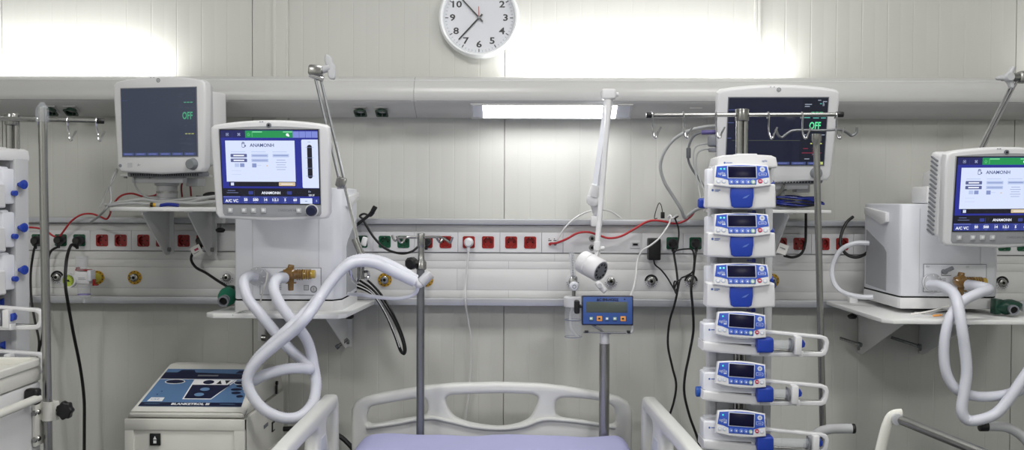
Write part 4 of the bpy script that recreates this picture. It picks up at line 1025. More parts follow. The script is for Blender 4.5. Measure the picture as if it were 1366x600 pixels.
b.box((xc+.002, -1.025, (z0+z1)/2), (.010, .055, z1-z0), cream_m, .002); b.box((xc+.004, -1.0, (z0+z1)/2), (.03, .008, z1-z0), cream_m, .002)
for z in (z0+.02, z1-.025): b.lathe([(0, .004), (.006, .004), (.008, 0)], (xc+.007, -1.035, z), (1, 0, 0), steel_m, 16); b.lathe([(0, .004), (.006, .004), (.008, 0)], (xc+.004, -1.0535, z), (0, -1, 0), steel_m, 16)
b.build('bracket_plate', cart, world=True)
b = MB(); zt_, zb_ = U(65, 535, 1.02).z, U(65, 560, 1.02).z
b.lathe([(.0125, 0), (.0175, 0), (.0175, zt_-zb_), (.0125, zt_-zb_)], (pc.x-.0, -1.02, zb_), (0, 0, 1), cream_m, 24); b.box((pc.x-.022, -1.02, (zt_+zb_)/2), (.03, .012, zt_-zb_), cream_m, .002); b.box((pc.x+.02, -1.02, (zt_+zb_)/2), (.012, .02, zt_-zb_), cream_m, .002)
b.build('pole_clamp', cart, world=True)
b = MB(); kq = U(87, 547, 1.03); b.cyl((pc.x+.02, -1.02, kq.z), kq, .008, black_m)
lob = [(math.cos(a)*(.0215+.002*math.cos(7*a)), math.sin(a)*(.0245+.002*math.cos(7*a))) for a in [2*PI*k/56 for k in range(56)]]
b.curve2d([lob], .022, black_m, .004, M=Matrix.Translation(kq), front=-.011); b.build('clamp_knob', cart, 'black star knob', world=True)

# ================================================================== HYPERTHERMIA UNIT
ux0, ux1 = U(166, 560, .65).x, U(326.5, 560, .65).x; uz = U(246, 559, .65).z; uy0, uy1 = -.65, -.14
unit = thing('heater_cooler_unit', 'cream heater cooler machine with blue control panel beside the bed', 'medical machine', ((ux0+ux1)/2, (uy0+uy1)/2, 0))
b = MB(); cbox(b, ux0, ux1, uy0+.006, uy1, .1, uz, cream_m, .004)
fr = .022
cbox(b, ux0, ux0+fr*1.3, uy0, uy0+.02, .1, uz, cream_m, .002); cbox(b, ux1-fr*1.6, ux1, uy0, uy0+.02, .1, uz, cream_m, .002); cbox(b, ux0, ux1, uy0-.001, uy0+.02, uz-.036, uz, cream_m, .002)
for sx in (ux0+.05, ux1-.05):
    for sy in (uy0+.06, uy1-.06): b.cyl((sx-.015, sy, .045), (sx+.015, sy, .045), .045, black_m, n=20); b.box((sx, sy, .09), (.03, .03, .05), dsteel_m)
b.build('cabinet', unit, world=True)
b = MB(); lp = U(206, 586.5, .655); cbox(b, lp.x-.017, lp.x+.017, uy0-.001, uy0+.004, lp.z-.019, lp.z+.019, black_m, .001)
b.rect(lp.x-.005, lp.z-.012, lp.x+.005, lp.z-.003, uy0-.0015, whiteink_m); b.poly([(lp.x-.006, uy0-.0015, lp.z+.0), (lp.x+.006, uy0-.0015, lp.z+0), (lp.x, uy0-.0015, lp.z+.012)], whiteink_m)
b.build('warning_plate', unit, 'black plate with white symbol', world=True)
# hood: side profile in y,z; front lip, slope, crown
hz0 = uz+.003
fy, fz = uy0+.03, U(250, 548, .62).z
ty = -.36; tz = U(280, 489, .36).z
b = MB()
pr = [(uy0+.002, hz0), (uy0+.002, hz0+.022), (uy0+.010, fz-.004), (fy+.004, fz+.006), (ty-.02, tz-.002), (ty+.01, tz+.008), (ty+.06, tz+.006), (uy1-.01, tz-.035), (uy1, tz-.05), (uy1, hz0)]
t_ = bmesh.new(); n = len(pr); inset = []
def xin(z): return .004+max(0, (z-fz))*.30
La = [t_.verts.new((ux0+.004+xin(z)*.9, y, z)) for y, z in pr]; Lb = [t_.verts.new((ux1-.002-xin(z)*.35, y, z)) for y, z in pr]
t_.faces.new(La); t_.faces.new(Lb[::-1])
for k in range(n): t_.faces.new((La[k], Lb[k], Lb[(k+1) % n], La[(k+1) % n]))
bmesh.ops.recalc_face_normals(t_, faces=t_.faces); bmesh.ops.bevel(t_, geom=t_.edges[:], offset=.010, segments=3, affect='EDGES', profile=.5)
b.add(t_, cream_m); b.build('hood', unit, world=True)
# control panel lies on the slope: local frame
q0 = Vector(((ux0+ux1)/2, fy+.004, fz+.006)); q1 = Vector(((ux0+ux1)/2, ty-.02, tz-.002)); sv = (q1-q0); SL = sv.length; sv.normalize(); nv = Vector((0, sv.z, -sv.y)); nv = nv if nv.z > 0 else -nv
PM = Matrix((Vector((1, 0, 0)), -nv, sv)).transposed().to_4x4()     # x right, -y = outward normal, z up the slope
PM.translation = q0+nv*.0005
pw0, pw1 = .168, .148
b = MB(); b.M = PM
def tw(v): return pw0+(pw1-pw0)*v
def Q(u, v, lay, m):  # list of (u,v) u -1..1, v 0..1
    pass
def PG(pts, m, lay=0): b.poly([(p[0]*tw(p[1])+.001, -.001-lay*.0004, .012+p[1]*(SL-.020)) for p in pts], m)
PG([(-1, 0), (1, 0), (1, 1), (-1, 1)], hblue_m, 0)
PG([(-1, .005), (1, .005), (1, .10), (-1, .10)], hnavy_m, 1)
PG([(-1, .71), (1, .71), (1, .72), (-1, .72)], whiteink_m, 1); PG([(-1, .72), (1, .72), (1, .9), (.84, .9), (.8, .86), (-.3, .9), (-.36, .97), (-.66, .97), (-.72, .9), (-1, .9)][:10], hnavy_m, 1)
PG([(.62, .88), (.95, .88), (.95, .96), (.68, .96)], hnavy_m, 1)
PG([(-.2, .56), (.55, .56), (.68, .70), (-.2, .70)], whiteink_m, 1)
PG([(-.2, .20), (.32, .20), (.62, .56), (-.2, .56)], hnavy_m, 2); PG([(-.23, .18), (.35, .18), (.72, .70), (.69, .70), (.34, .20), (-.2, .20), (-.2, .7), (-.23, .7)], whiteink_m, 1)
def el(u, v, ru, rv, m, lay): PG([(u+ru*math.cos(a), v+rv*math.sin(a)) for a in [2*PI*k/20 for k in range(20)]], m, lay)
el(-.62, .64, .22, .065, whiteink_m, 2); el(-.62, .64, .2, .052, hnavy_m, 3); el(.12, .63, .12, .055, hnavy_m, 3)
PG([(.3, .58), (.42, .58), (.36, .68)], ink_m, 3); PG([(.46, .68), (.58, .68), (.52, .58)], ink_m, 3)
el(.12, .44, .1, .045, hlblue_m, 3); el(.06, .30, .1, .045, hlblue_m, 3)
el(.83, .62, .16, .055, whiteink_m, 2); el(.83, .62, .15, .045, hnavy_m, 3)
for u, v, r_ in ((.85, .53, .1), (.78, .44, .12), (.8, .35, .1), (.9, .26, .07)): el(u, v, r_, .032, hnavy_m, 3)
PG([(-.9, .12), (-.6, .12), (-.6, .22), (-.87, .22)], whiteink_m, 2); b.text('CSZ', .012, -.125, .012+.17*(SL-.02), -.0024, hlblue_m, sx=1.4)
for u, v in ((-.75, .38), (-.8, .30)): el(u, v, .015, .012, hnavy_m, 2)
b.rect(-.03, .012+.79*(SL-.02), .04, .012+.83*(SL-.02), -.0022, mgrey_m)
b.text('BLANKETROL III', .0165, .0, .012+.052*(SL-.02), -.0022, whiteink_m, sx=1.05, bold=.0006)
for u in (-.15, .095): b.rect(u, .012+.05*(SL-.02), u+.05, .012+.06*(SL-.02), -.0022, hlblue_m)
b.build('control_panel', unit, 'blue control panel', world=True)
for (y, z, s_) in ((-.33, uz-.055, .03), (-.25, uz-.06, .03)): b = MB(); b.box((ux1+.001, y, z), (.003, s_, .02), lgrey_m, .001); b.build('side_label', unit, world=True)
b = MB(); b.box((ux1+.002, -.40, uz-.075), (.002, .05, .012), mgrey_m); b.build('rating_plate', unit, world=True)
b = MB(); b.box((ux1+.002, -.30, uz-.10), (.004, .035, .035), black_m, .001); b.box((ux1+.004, -.30, uz-.10), (.003, .022, .022), cream_m, .001); b.build('inlet', unit, world=True)
b = MB(); b.cyl((ux1-.002, -.25, tz-.075), (ux1+.006, -.25, tz-.075), .007, black_m); b.box((ux1+.001, -.25, tz-.098), (.006, .014, .032), black_m, .001); b.build('coupling', unit, world=True)
b = MB(); b.box((ux1+.001, -.30, uz-.17), (.012, .12, .004), cream_m); b.build('side_ledge', unit, world=True)
# water hose of the unit going to the bed
b = MB(); b.tube(US([(378, 572, .3), (400, 571.5, .3), (425, 574, .3), (450, 580, .3), (465, 592, .3), (480, 610, .32)]), .009, cable_m); tag(b.build('water_hose'), 'thick black hose from the heater cooler machine to the bed', 'hose')

# ================================================================== BED
bx = (U(480, 577, .45).x+U(838, 577, .45).x)/2; mz = U(656, 577, .46).z
bed = thing('hospital_bed', 'white hospital bed with moulded headboard and side rails', 'bed', (bx, -1.45, 0))
def hb(pts): return [(U(360+x/2.277, 490+y/2.277, HBD).x, U(360+x/2.277, 490+y/2.277, HBD).z) for x, y in pts]
def sm2(q, n=4): return [(v.x, v.y) for v in cat([(p[0], p[1], 0) for p in q], n, True)]
zlow = -.34
outer = hb([(250, 330), (250, 240), (249, 170), (250, 125), (262, 100), (290, 86), (340, 76), (400, 66), (480, 54), (560, 47), (690, 44), (820, 48), (900, 56), (1000, 74), (1060, 88), (1088, 104), (1099, 130), (1100, 170), (1098, 240), (1098, 330)])
h1 = sm2(hb([(297, 140), (306, 120), (330, 112), (400, 100), (455, 92), (474, 97), (480, 118), (476, 138), (455, 147), (390, 158), (325, 170), (302, 168), (296, 155)]))
h2 = sm2(hb([(535, 100), (542, 86), (570, 81), (690, 77), (780, 79), (808, 84), (814, 98), (803, 130), (785, 155), (745, 172), (690, 178), (625, 170), (575, 155), (550, 136)]))
h3 = sm2(hb([(868, 112), (874, 96), (900, 90), (960, 94), (1018, 104), (1044, 120), (1050, 145), (1046, 168), (1020, 172), (950, 160), (890, 152), (870, 138)]))
b = MB(); b.curve2d([outer, h1, h2, h3], .045, bed_m, .014, front=-HBD-.02)
b.build('headboard', bed, world=True, smooth=50)
b = MB(); b.tube([U(360+x/2.277, 490+y/2.277, HBD+.026) for x, y in ((295, 182), (380, 170), (480, 153), (545, 163), (620, 180), (700, 186), (770, 178), (830, 158), (900, 160), (980, 170), (1050, 182))], .007, bed_m, n=10)
b.build('headboard_ridge', bed, world=True)
def rail(xa, ang, side, label):
    """panel in the y-z plane, far end at d=.5; s runs towards the camera"""
    zt_ = U(656, 524, .5).z
    M = Matrix.Translation((xa, -.5, zt_)) @ Matrix.Rotation(ang, 4, 'Z') @ Matrix.Rotation(-PI/2, 4, 'Z')
    # local x = towards the camera, local y = across
    out = [(0, -.42), (-.004, -.2), (0, -.09), (.006, -.03), (.022, -.004), (.055, .002), (.2, 0), (.6, -.004), (.86, -.012), (.93, -.05), (.96, -.14), (.96, -.42)]
    o1 = sm2([(.050, -.05), (.075, -.046), (.17, -.047), (.205, -.056), (.20, -.085), (.155, -.16), (.11, -.24), (.075, -.30), (.052, -.28), (.047, -.16)])
    o2 = sm2([(.33, -.06), (.40, -.05), (.65, -.05), (.72, -.06), (.70, -.13), (.60, -.16), (.45, -.16), (.35, -.13)])
    b = MB(); b.curve2d([out, o1, o2], .045, bed_m, .013, M=M, front=-.0225); o = b.build('side_rail', bed, label, world=True, smooth=50)
    b = MB()
    em = [(.235, -.085), (.30, -.085), (.31, -.30), (.17, -.30), (.17, -.22)]
    b.curve2d([em], .048, bedpan_m, .003, M=M, front=-.024); b.build('rail_inset', o, world=True)
rail(U(444, 524, .5).x, math.radians(0), 1, 'left side rail')
rail(U(863.5, 524, .5).x, math.radians(3.5), 1, 'right side rail')
b = MB(); b.box((bx, -1.5, mz-.26), (.86, 2.0, .08), bed_m, .01); b.box((bx, -1.5, .32), (.6, 1.7, .1), lgrey_m, .02)
for dy in (-.8, -2.2):
    b.box((bx, dy, .45), (.5, .08, .3), bed_m, .01)
    for dx in (-.38, .38): b.cyl((bx+dx-.02, dy, .075), (bx+dx+.02, dy, .075), .075, black_m, n=24); b.box((bx+dx*.85, dy, .25), (.06, .06, .25), lgrey_m, .01)
b.box((bx, -.36, .52), (.5, .06, .1), bed_m, .01)
b.build('bed_frame', bed, world=True)
# mattress with sheet
mw_ = U(838, 577, .45).x-U(480, 577, .45).x
b = MB(); t_ = bmesh.new(); nx, ny = 30, 60; L = 1.98; grid = []
def mh(u, v):
    ex = min((u+mw_/2), (mw_/2-u)); ey = min(v, L-v); r = .055
    def f(e): return 0 if e > r else (r-math.sqrt(max(r*r-(r-e)**2, 0)))
    z = -(f(max(ex, 0))+f(max(ey, 0)))
    return z+.0025*math.sin(u*16+v*5)+.002*math.sin(u*33-v*9+1)+.003*math.exp(-((u-.12)/.03)**2)
us = [-mw_/2+mw_*(.5-.5*math.cos(PI*i/nx)) for i in range(nx+1)]; vs = [L*(.5-.5*math.cos(PI*j/ny)) for j in range(ny+1)]
for v in vs: grid.append([t_.verts.new((bx+u, -.445-v, mz+mh(u, v))) for u in us])
for j in range(ny):
    for i in range(nx): t_.faces.new((grid[j][i], grid[j][i+1], grid[j+1][i+1], grid[j+1][i]))
ring = [grid[0][i] for i in range(nx+1)]+[grid[j][nx] for j in range(1, ny+1)]+[grid[ny][i] for i in range(nx-1, -1, -1)]+[grid[j][0] for j in range(ny-1, 0, -1)]
low = [t_.verts.new((v.co.x, v.co.y, mz-.21)) for v in ring]
for k in range(len(ring)): t_.faces.new((ring[k], ring[(k+1) % len(ring)], low[(k+1) % len(ring)], low[k]))
t_.faces.new(low); bmesh.ops.recalc_face_normals(t_, faces=t_.faces); b.add(t_, sheet_m)
tag(b.build('mattress', smooth=70), 'mattress covered with a lavender blue sheet on the bed', 'mattress')

# ================================================================== BED SCALE DISPLAY AND POST
ps = U(806.5, 447, .45)
post = thing('bed_scale', 'blue weighing display on a steel post at the bed head', 'scale', (ps.x, ps.y, .55))
zt_ = U(806, 458, .45).z
b = MB(); b.cyl((ps.x, ps.y, .55), (ps.x, ps.y, zt_), .0175, steel_m, n=24); b.build('post', post, world=True)
b = MB(); b.cyl((ps.x, ps.y, zt_), (ps.x, ps.y, U(806, 444, .45).z), .0155, lgrey_m, n=24); b.build('post_collar', post, world=True)
dc = U(810.5, 414, .47); dw, dh = 68.5/S(.47), 39.5/S(.47)
b = MB(); M = Matrix.Translation(dc) @ Euler((math.radians(-4), 0, 0)).to_matrix().to_4x4(); b.M = M
b.box((0, .02, 0), (dw, .045, dh), hnavy_m, .003); b.build('display_case', post, world=True)
b = MB(); b.M = M; b.box((0, -.003, 0), (dw*.955, .002, dh*.91), scaleblue_m, .001); b.box((-.003, -.0038, .011), (dw*.8, .002, dh*.37), lcd_m, .001)
b.text('ΔC EHI-HΩΩΣ', .0115, 0, dh*.36, -.0045, hnavy_m, bold=.0006); b.disc(dw*.33, dh*.38, -.0045, .0025, hnavy_m)
for x, m in ((-.32, pgreen_m), (-.16, orange_m), (-.01, hlblue_m), (.14, pgreen_m), (.3, orange_m)):
    b.box((x*dw, -.0045, -dh*.27), (.018 if m is orange_m else .012, .002, .017 if m is orange_m else .011), m, .002); b.rect(x*dw-.004, -dh*.27-.003, x*dw+.003, -dh*.27+.003, -.0058, ink_m if m is orange_m else whiteink_m)
    b.rect(x*dw-.007, -dh*.36, x*dw+.007, -dh*.34, -.0042, hnavy_m)
b.build('display_face', post, 'blue front with grey green liquid crystal window', world=True)
b = MB()
zb0 = U(806, 444.5, .47).z
b.tube([U(778, 443, .47), U(841, 444, .47)], .003, dsteel_m, smooth=0); b.tube([U(843, 420, .46), U(843.5, 436, .46), U(842, 443, .465), U(835, 444, .47)], .004, lgrey_m)
b.tube([U(790, 433, .46), U(800, 439, .46), U(806, 444, .46), U(815, 444, .46)], .004, dsteel_m)
for px in (780, 836): q = U(px, 442, .475); b.cyl(q, q+Vector((.012, 0, 0)), .004, black_m)
b.build('display_bracket', post, world=True)
b = MB(); kq = U(769.5, 409, .47); b.cyl(kq, U(777, 408, .47), .006, black_m); b.curve2d([rrect(.018, .045, .006)], .03, black_m, .004, M=Matrix.Translation(kq), front=-.015); b.build('tilt_knob', post, 'black tilt knob', world=True)

# ================================================================== EXAMINATION LAMP
lamp = thing('examination_lamp', 'white articulated examination lamp clamped to the upper wall rail', 'lamp', U(797, 302, .12))
b = MB(); q = U(795.5, 295, .13); b.box(q, (.040, .05, .038), white_m, .004); b.cyl(U(797, 290, .13), U(797, 278, .13), .014, white2_m); b.build('rail_clamp', lamp, world=True)
b = MB(); q = U(791.5, 266, .16)
b.lathe([(0, .02), (.016, .02), (.0255, .014), (.0255, -.014), (.016, -.02), (0, -.02)], q, (0, -1, .0), white_m, 28); b.cyl(q, U(796, 284, .14), .015, white_m); b.build('lower_joint', lamp, world=True)
b = MB(); a0, a1 = U(795.5, 252, .17), U(812, 134, .20); ax = (a1-a0).normalized(); L = (a1-a0).length
M = Matrix.Translation(a0) @ ax.to_track_quat('Z', 'Y').to_matrix().to_4x4()
b2 = MB(); b2.tube([a0, a0.lerp(a1, .25), a0.lerp(a1, .75), a1], .0165, white2_m, n=4, smooth=0); b2.build('lower_arm', lamp, world=True)
b.tube([U(792, 262, .165), U(796, 247, .17)], .021, white_m, n=14, smooth=0); b.lathe([(0, 0), (.012, 0)], a0, (0, 0, 1), white_m); b.build('arm_sleeve', lamp, world=True)
b = MB(); q = U(811.5, 126, .22); b.box(q, (.052, .05, .038), white_m, .009, 3); b.cyl(U(821, 126, .22), U(825, 126, .22), .008, white_m); b.cyl(U(811, 133, .24), U(811, 150, .24), .012, white_m); b.build('elbow_joint', lamp, world=True)
b = MB(); b.tube([U(812, 140, .26), U(804.5, 235, .28), U(796.5, 330, .30)], .0095, white_m, n=14, smooth=0); b.build('upper_arm', lamp, world=True)
b = MB(); b.cyl(U(797, 322, .30), U(797, 334, .30), .013, white_m, bev=.002); b.cyl(U(792, 331, .30), U(806, 331, .30), .0075, white_m); b.tube([U(798, 334, .30), U(794, 352, .31)], .0095, white_m, n=4, smooth=0); b.build('head_bracket', lamp, world=True)
h0, h1_ = U(776, 348, .32), U(808, 365, .39); ax = (h1_-h0).normalized()
b = MB(); b.lathe([(0, .0), (.034, 0), (.0395, .005), (.0405, .035), (.038, .038), (.040, .041), (.0405, .083), (.036, .09), (.0, .09)], h0, ax, white_m, 36); hd = b.build('lamp_head', lamp, world=True)
b = MB(); L = .0905; b.lathe([(0, L), (.033, L), (.033, L-.002)], h0, ax, mgrey_m, 30)
for k in range(10):
    a = 2*PI*k/10; o1 = ax.orthogonal().normalized(); o2 = ax.cross(o1); b.cyl(h0+ax*L+(o1*math.cos(a)+o2*math.sin(a))*.024, h0+ax*(L+.001)+(o1*math.cos(a)+o2*math.sin(a))*.024, .0045, black_m, n=8)
b.build('vent_ring', hd, 'grey vented end of the lamp head', world=True)
b = MB(); b.cyl(U(796, 376, .12), U(808, 389, .13), .012, white_m, bev=.003); b.cyl(U(800, 381, .11), U(800, 381, .15), .009, lgrey_m); tag(b.build('gas_plug'), 'small white plug fitting below the examination lamp head', 'plug')

# ================================================================== SUCTION / FLOW METERS
fm = thing('oxygen_flowmeter', 'flowmeter with clear humidifier bottle left of the blue scale display', 'flowmeter', U(765, 455, .13))
b = MB(); p = U(762.5, 337, .14); q = U(765, 374, .14); b.cyl(q, p, .0095, clear_m, n=16); b.cyl(q, p, .003, lgrey_m); b.lathe([(0, .004), (.006, .004), (.007, 0)], p, (0, 0, 1), clear_m, 14)
for k in range(9): z = q.z+.02+k*.009; b.box((q.x-.003, q.y-.009, z), (.008, .001, .0012), greyink_m)
b.build('flow_tube', fm, world=True)
b = MB(); c = U(765.5, 379, .14); b.cyl(c+Vector((0, .08, 0)), c, .012, steel_m); b.box(c+Vector((0, .0, .006)), (.026, .03, .05), chrome_m, .006); b.cyl(c+Vector((0, 0, -.05)), c, .007, steel_m); b.build('valve_block', fm, world=True)
b = MB(); b.lathe([(0, .02), (.012, .02), (.016, .015), (.0175, 0)], c+Vector((0, -.015, -.006)), (0, -1, 0), white2_m, 24); b.lathe([(.005, .021), (.007, .021)], c+Vector((0, -.015, -.006)), (0, -1, 0), mgrey_m, 16); b.build('flow_knob', fm, world=True)
b = MB(); c = U(765, 401, .14); b.lathe([(0, -.022), (.034, -.022), (.036, -.018), (.036, .012), (.033, .016), (.012, .018), (0, .018)], c, (0, 0, 1), white_m, 32); b.build('bottle_lid', fm, world=True)
b = MB(); b.lathe([(.032, 0), (.032, -.05), (.030, -.055), (.0325, -.06), (.0325, -.105), (.028, -.117), (0, -.118)], c+Vector((0, 0, -.02)), (0, 0, 1), clear_m, 32); [b.lathe([(.0322, z_-.0012), (.0334, z_), (.0322, z_+.0012)], c+Vector((0, 0, z_-.0)), (0, 0, 1), mat('bottle ring', (96, 104, 140), .4, alpha=.8), 32) for z_ in (-.035, -.066)]; b.build('humidifier_bottle', fm, 'clear humidifier bottle', world=True)
b = MB(); b.tube([c+Vector((-.004, 0, -.02)), c+Vector((-.012, 0, -.06)), c+Vector((-.008, -.0, -.1)), c+Vector((.012, 0, -.128)), c+Vector((.02, 0, -.134))], .0045, wcable_m); b.build('dip_tube', fm, world=True)
vr = thing('vacuum_regulator', 'white vacuum regulator with round green gauge on the left trunking', 'regulator', U(105, 400, .15))
b = MB(); c = U(112, 370, .16); b.box(c, (.058, .04, .046), white_m, .005, rot=(0, .05, 0)); b.box(c+Vector((.028, -.002, .008)), (.014, .042, .04), white2_m, .003); b.rect(c.x-.012, c.z-.006, c.x+.016, c.z-.0045, c.y-.0206, greyink_m); b.rect(c.x-.012, c.z-.001, c.x+.012, c.z+.0005, c.y-.0206, greyink_m); b.build('regulator_body', vr, world=True)
b = MB(); g = U(92.5, 374, .18); b.lathe([(0, .008), (.021, .008), (.023, .012), (.0265, .012), (.0265, -.01), (0, -.012)], g, (0, -1, 0), white_m, 32); b.disc(g.x, g.z, g.y-.0086, .0205, mat('gauge green', (176, 196, 70), .4), 28)
for k in range(12): a = math.radians(-40+k*260/11); b.box((g.x+math.cos(a)*.017, g.y-.009, g.z+math.sin(a)*.017), (.0012, .0004, .005), ink_m, rot=(0, -a+PI/2, 0))
b.box((g.x, g.y-.0095, g.z), (.016, .0006, .002), ink_m, rot=(0, .5, 0)); b.disc(g.x, g.z, g.y-.0098, .004, ink_m); b.build('gauge', vr, 'round green vacuum gauge', world=True)
b = MB(); b.box(c+Vector((.0, .0, .028)), (.052, .03, .005), red_m, .001, rot=(0, .03, 0)); b.box(c+Vector((-.022, 0, .033)), (.008, .02, .01), red_m, .001); b.box(c+Vector((.038, 0, -.018)), (.006, .02, .024), red_m, .001); b.box(c+Vector((.044, 0, -.027)), (.014, .02, .005), red_m, .001); b.build('red_bracket', vr, 'red clip', world=True)
b = MB(); b.lathe([(.019, -.03), (.02, -.01), (.022, .02), (.023, .03), (.0, .03)], c+Vector((-.008, 0, .048)), (0, 0, 1), clear_m, 24); b.build('upper_cup', vr, 'clear cup', world=True)
b = MB(); b.lathe([(.025, 0), (.025, -.006), (.023, -.01), (.021, -.045), (.015, -.05), (.005, -.053), (.004, -.068), (0, -.068)], c+Vector((.0, 0, -.026)), (0, 0, 1), clear_m, 24); b.lathe([(.0222, -.034), (.0226, -.034), (.0224, -.037)], c+Vector((.0, 0, -.026)), (0, 0, 1), mat('violet line', (120, 100, 180), .4), 24); b.build('lower_cup', vr, 'clear trap cup', world=True)
b = MB(); b.cyl(U(119, 370, .15), U(130, 370, .075), .017, byellow_m, bev=.003); b.build('vacuum_probe', vr, 'yellow probe', world=True)

# ================================================================== SOCKET PLUGS AND CABLES
def plug_cable(name, label, sx_, sy_, pts, r=.0045, m=cable_m, pm=black_m, angled=True, hang=.03, rp=.019):
    p = U(sx_, sy_, .075); t = thing(name, label, 'cable', p)
    b = MB(); b.lathe([(0, .036), (rp*.6, .036), (rp*.85, .03), (rp*.95, .012), (rp*.95, -.008)], (p.x, -.066, p.z), (0, -1, 0), pm, 20)
    b.cyl((p.x, -.09, p.z), (p.x, -.088, p.z-hang), .008, pm, r1=.0055); b.build('plug', t, world=True)
    P = [Vector((p.x, -.088, p.z-hang*.8))]+US(pts); b = MB(); b.tube(P, r, m); b.build('cord', t, world=True)
    return t
plug_cable('power_cable', 'black mains cable plugged into the leftmost green socket', 49.5, 321, [(45, 335, .09), (41, 365, .09), (42, 400, .10), (47, 430, .12), (52, 455, .13), (50, 480, .13), (47, 520, .15), (46, 620, .2)])
plug_cable('power_cable', 'black mains cable from the middle green socket passing behind the steel pole', 80.2, 320, [(68, 335, .09), (64, 350, .09), (63, 380, .09), (60, 415, .1), (56, 450, .12), (52, 470, .12), (49, 500, .14), (50, 620, .2)], angled=False)
plug_cable('power_cable', 'long black mains cable crossing the vacuum regulator', 105, 321, [(95, 327, .12), (89, 345, .20), (87, 375, .23), (90, 400, .22), (98, 445, .16), (107, 490, .12), (112, 530, .10), (112.5, 570, .10), (112, 640, .12)], r=.0058)
plug_cable('power_cable', 'black mains cable with a paper tag beside the left ventilator', 269, 321, [(262, 331, .11), (256, 340, .12), (255.5, 348, .12), (262, 357, .13), (275, 364, .15), (290, 374, .18), (306, 384, .22)], r=.005)
b = MB(); q = U(262, 334, .13); b.box(q, (.038, .001, .036), tag_m, rot=(0, math.radians(-28), 0)); b.box(q+Vector((0, -.001, .004)), (.016, .0006, .008), pred_m, rot=(0, math.radians(-28), 0)); b.box(q+Vector((0, -.001, -.008)), (.022, .0006, .002), greyink_m, rot=(0, math.radians(-28), 0)); tag(b.build('cable_tag'), 'white paper tag hanging on the black cable left of the ventilator', 'tag')
plug_cable('power_cable', 'white mains cable plugged into a red socket above the bed', 625.2, 323.3, [(624, 345, .09), (621, 375, .085), (620.5, 400, .10), (624, 425, .06), (628.5, 455, .04), (628, 490, .03), (625, 530, .03), (621, 560, .03), (620, 640, .05)], r=.0036, m=wcable_m, pm=white_m)
plug_cable('power_cable', 'black cable from the red socket behind the hook pole up to the rail', 569, 322, [(562, 326, .12), (550, 335, .14), (535, 338, .14), (515, 332, .13), (500, 318, .12), (490, 303, .12), (484, 292, .12)], r=.0045)
b = MB(); b.tube(US([(462, 314, .10), (470, 305, .11), (482, 295, .12), (493, 286, .12), (499, 277, .12)]), .006, cable_m); b.tube(US([(484, 292, .12), (480, 288, .12), (486, 285, .12), (494, 288, .12), (499, 283, .12)]), .004, cable_m); b.cyl(U(497, 282, .12), U(501, 275, .12), .009, black_m, bev=.002)
tag(b.build('coiled_cable'), 'black cable end looped over the upper rail beside the chrome arm', 'cable')
for i, pts in enumerate(([(463, 376, .10), (480, 380, .13), (495, 390, .15), (510, 410, .16), (522, 435, .16), (531, 458, .15), (538, 472, .15), (541, 465, .15), (536, 445, .15), (525, 420, .15), (512, 398, .14), (500, 383, .12), (485, 370, .10), (468, 363, .08)],
                         [(463, 379, .11), (485, 386, .14), (500, 396, .16), (515, 420, .17), (526, 446, .17), (534, 468, .16), (539, 470, .16), (537, 455, .16), (527, 430, .16), (512, 404, .15), (497, 386, .13), (480, 374, .10)])):
    cable('gas_hose', ['black hose loop hanging below the trunking, outer of the two', 'black and white hose loop hanging below the trunking, inner of the two'][i], pts, .0045, cable_m, catg='hose')
cable('white_hose', 'thin white line running beside the black hose loops', [(463, 377.5, .13), (482, 383, .16), (498, 393, .18), (513, 415, .19), (525, 441, .19), (533, 463, .18)], .0018, wcable_m, catg='hose')
b = MB(); b.tube(US([(572, 370, .08), (566, 374, .14), (556, 378, .3)]), .010, white_m); tag(b.build('suction_hose'), 'short white hose stub plugged into the yellow vacuum outlet behind the pole', 'hose')
# right group
pa = thing('power_adapter', 'black wall plug power adapter right of the examination lamp', 'power adapter', U(872, 346, .1))
b = MB(); q0_, q1_ = U(864, 346.5, .085), U(880.5, 317.5, .085); b.box(((q0_.x+q1_.x)/2, -.085, (q0_.z+q1_.z)/2), (q1_.x-q0_.x, .055, q1_.z-q0_.z), black_m, .005, 3); b.build('adapter_case', pa, world=True)
b = MB(); b.tube(US([(872, 346, .09), (874, 353, .09), (882, 360, .09), (890, 370, .09), (896, 380, .10), (901, 387, .11), (905, 380, .12), (900, 375, .12), (899, 385, .11), (903, 390, .11)]), .003, cable_m); b.build('cord', pa, world=True)
plug_cable('power_cable', 'black mains cable from the first green socket right of the lamp, hanging to the floor', 897.3, 324.5, [(900, 345, .10), (903, 365, .11), (904, 385, .12), (900, 405, .11), (893, 430, .09), (891, 460, .08), (897, 490, .08), (902, 512, .08), (899, 535, .08), (890, 565, .08), (884, 600, .1), (880, 640, .1)], r=.0042)
plug_cable('power_cable', 'black mains cable from the second green socket beside the pump tower', 928, 324.5, [(927, 345, .10), (925, 365, .12), (922, 385, .13), (924, 410, .12), (925, 440, .10), (920, 470, .09), (914, 500, .09), (913, 525, .09), (920, 555, .09), (932, 590, .1), (940, 640, .1)], r=.0048)
b = MB(); b.tube(US([(900, 290, .12), (905, 305, .11), (905, 320, .11), (901, 335, .11), (898, 337, .11), (903, 334, .12), (915, 332, .12), (924, 334, .12), (926, 350, .12), (924, 362, .13), (915, 368, .12), (908, 372, .13), (905, 384, .14), (903, 392, .14), (900, 386, .13), (903, 376, .13), (909, 372, .13)]), .003, cable_m); tag(b.build('thin_black_cable'), 'thin knotted black cable between the two green sockets', 'cable')
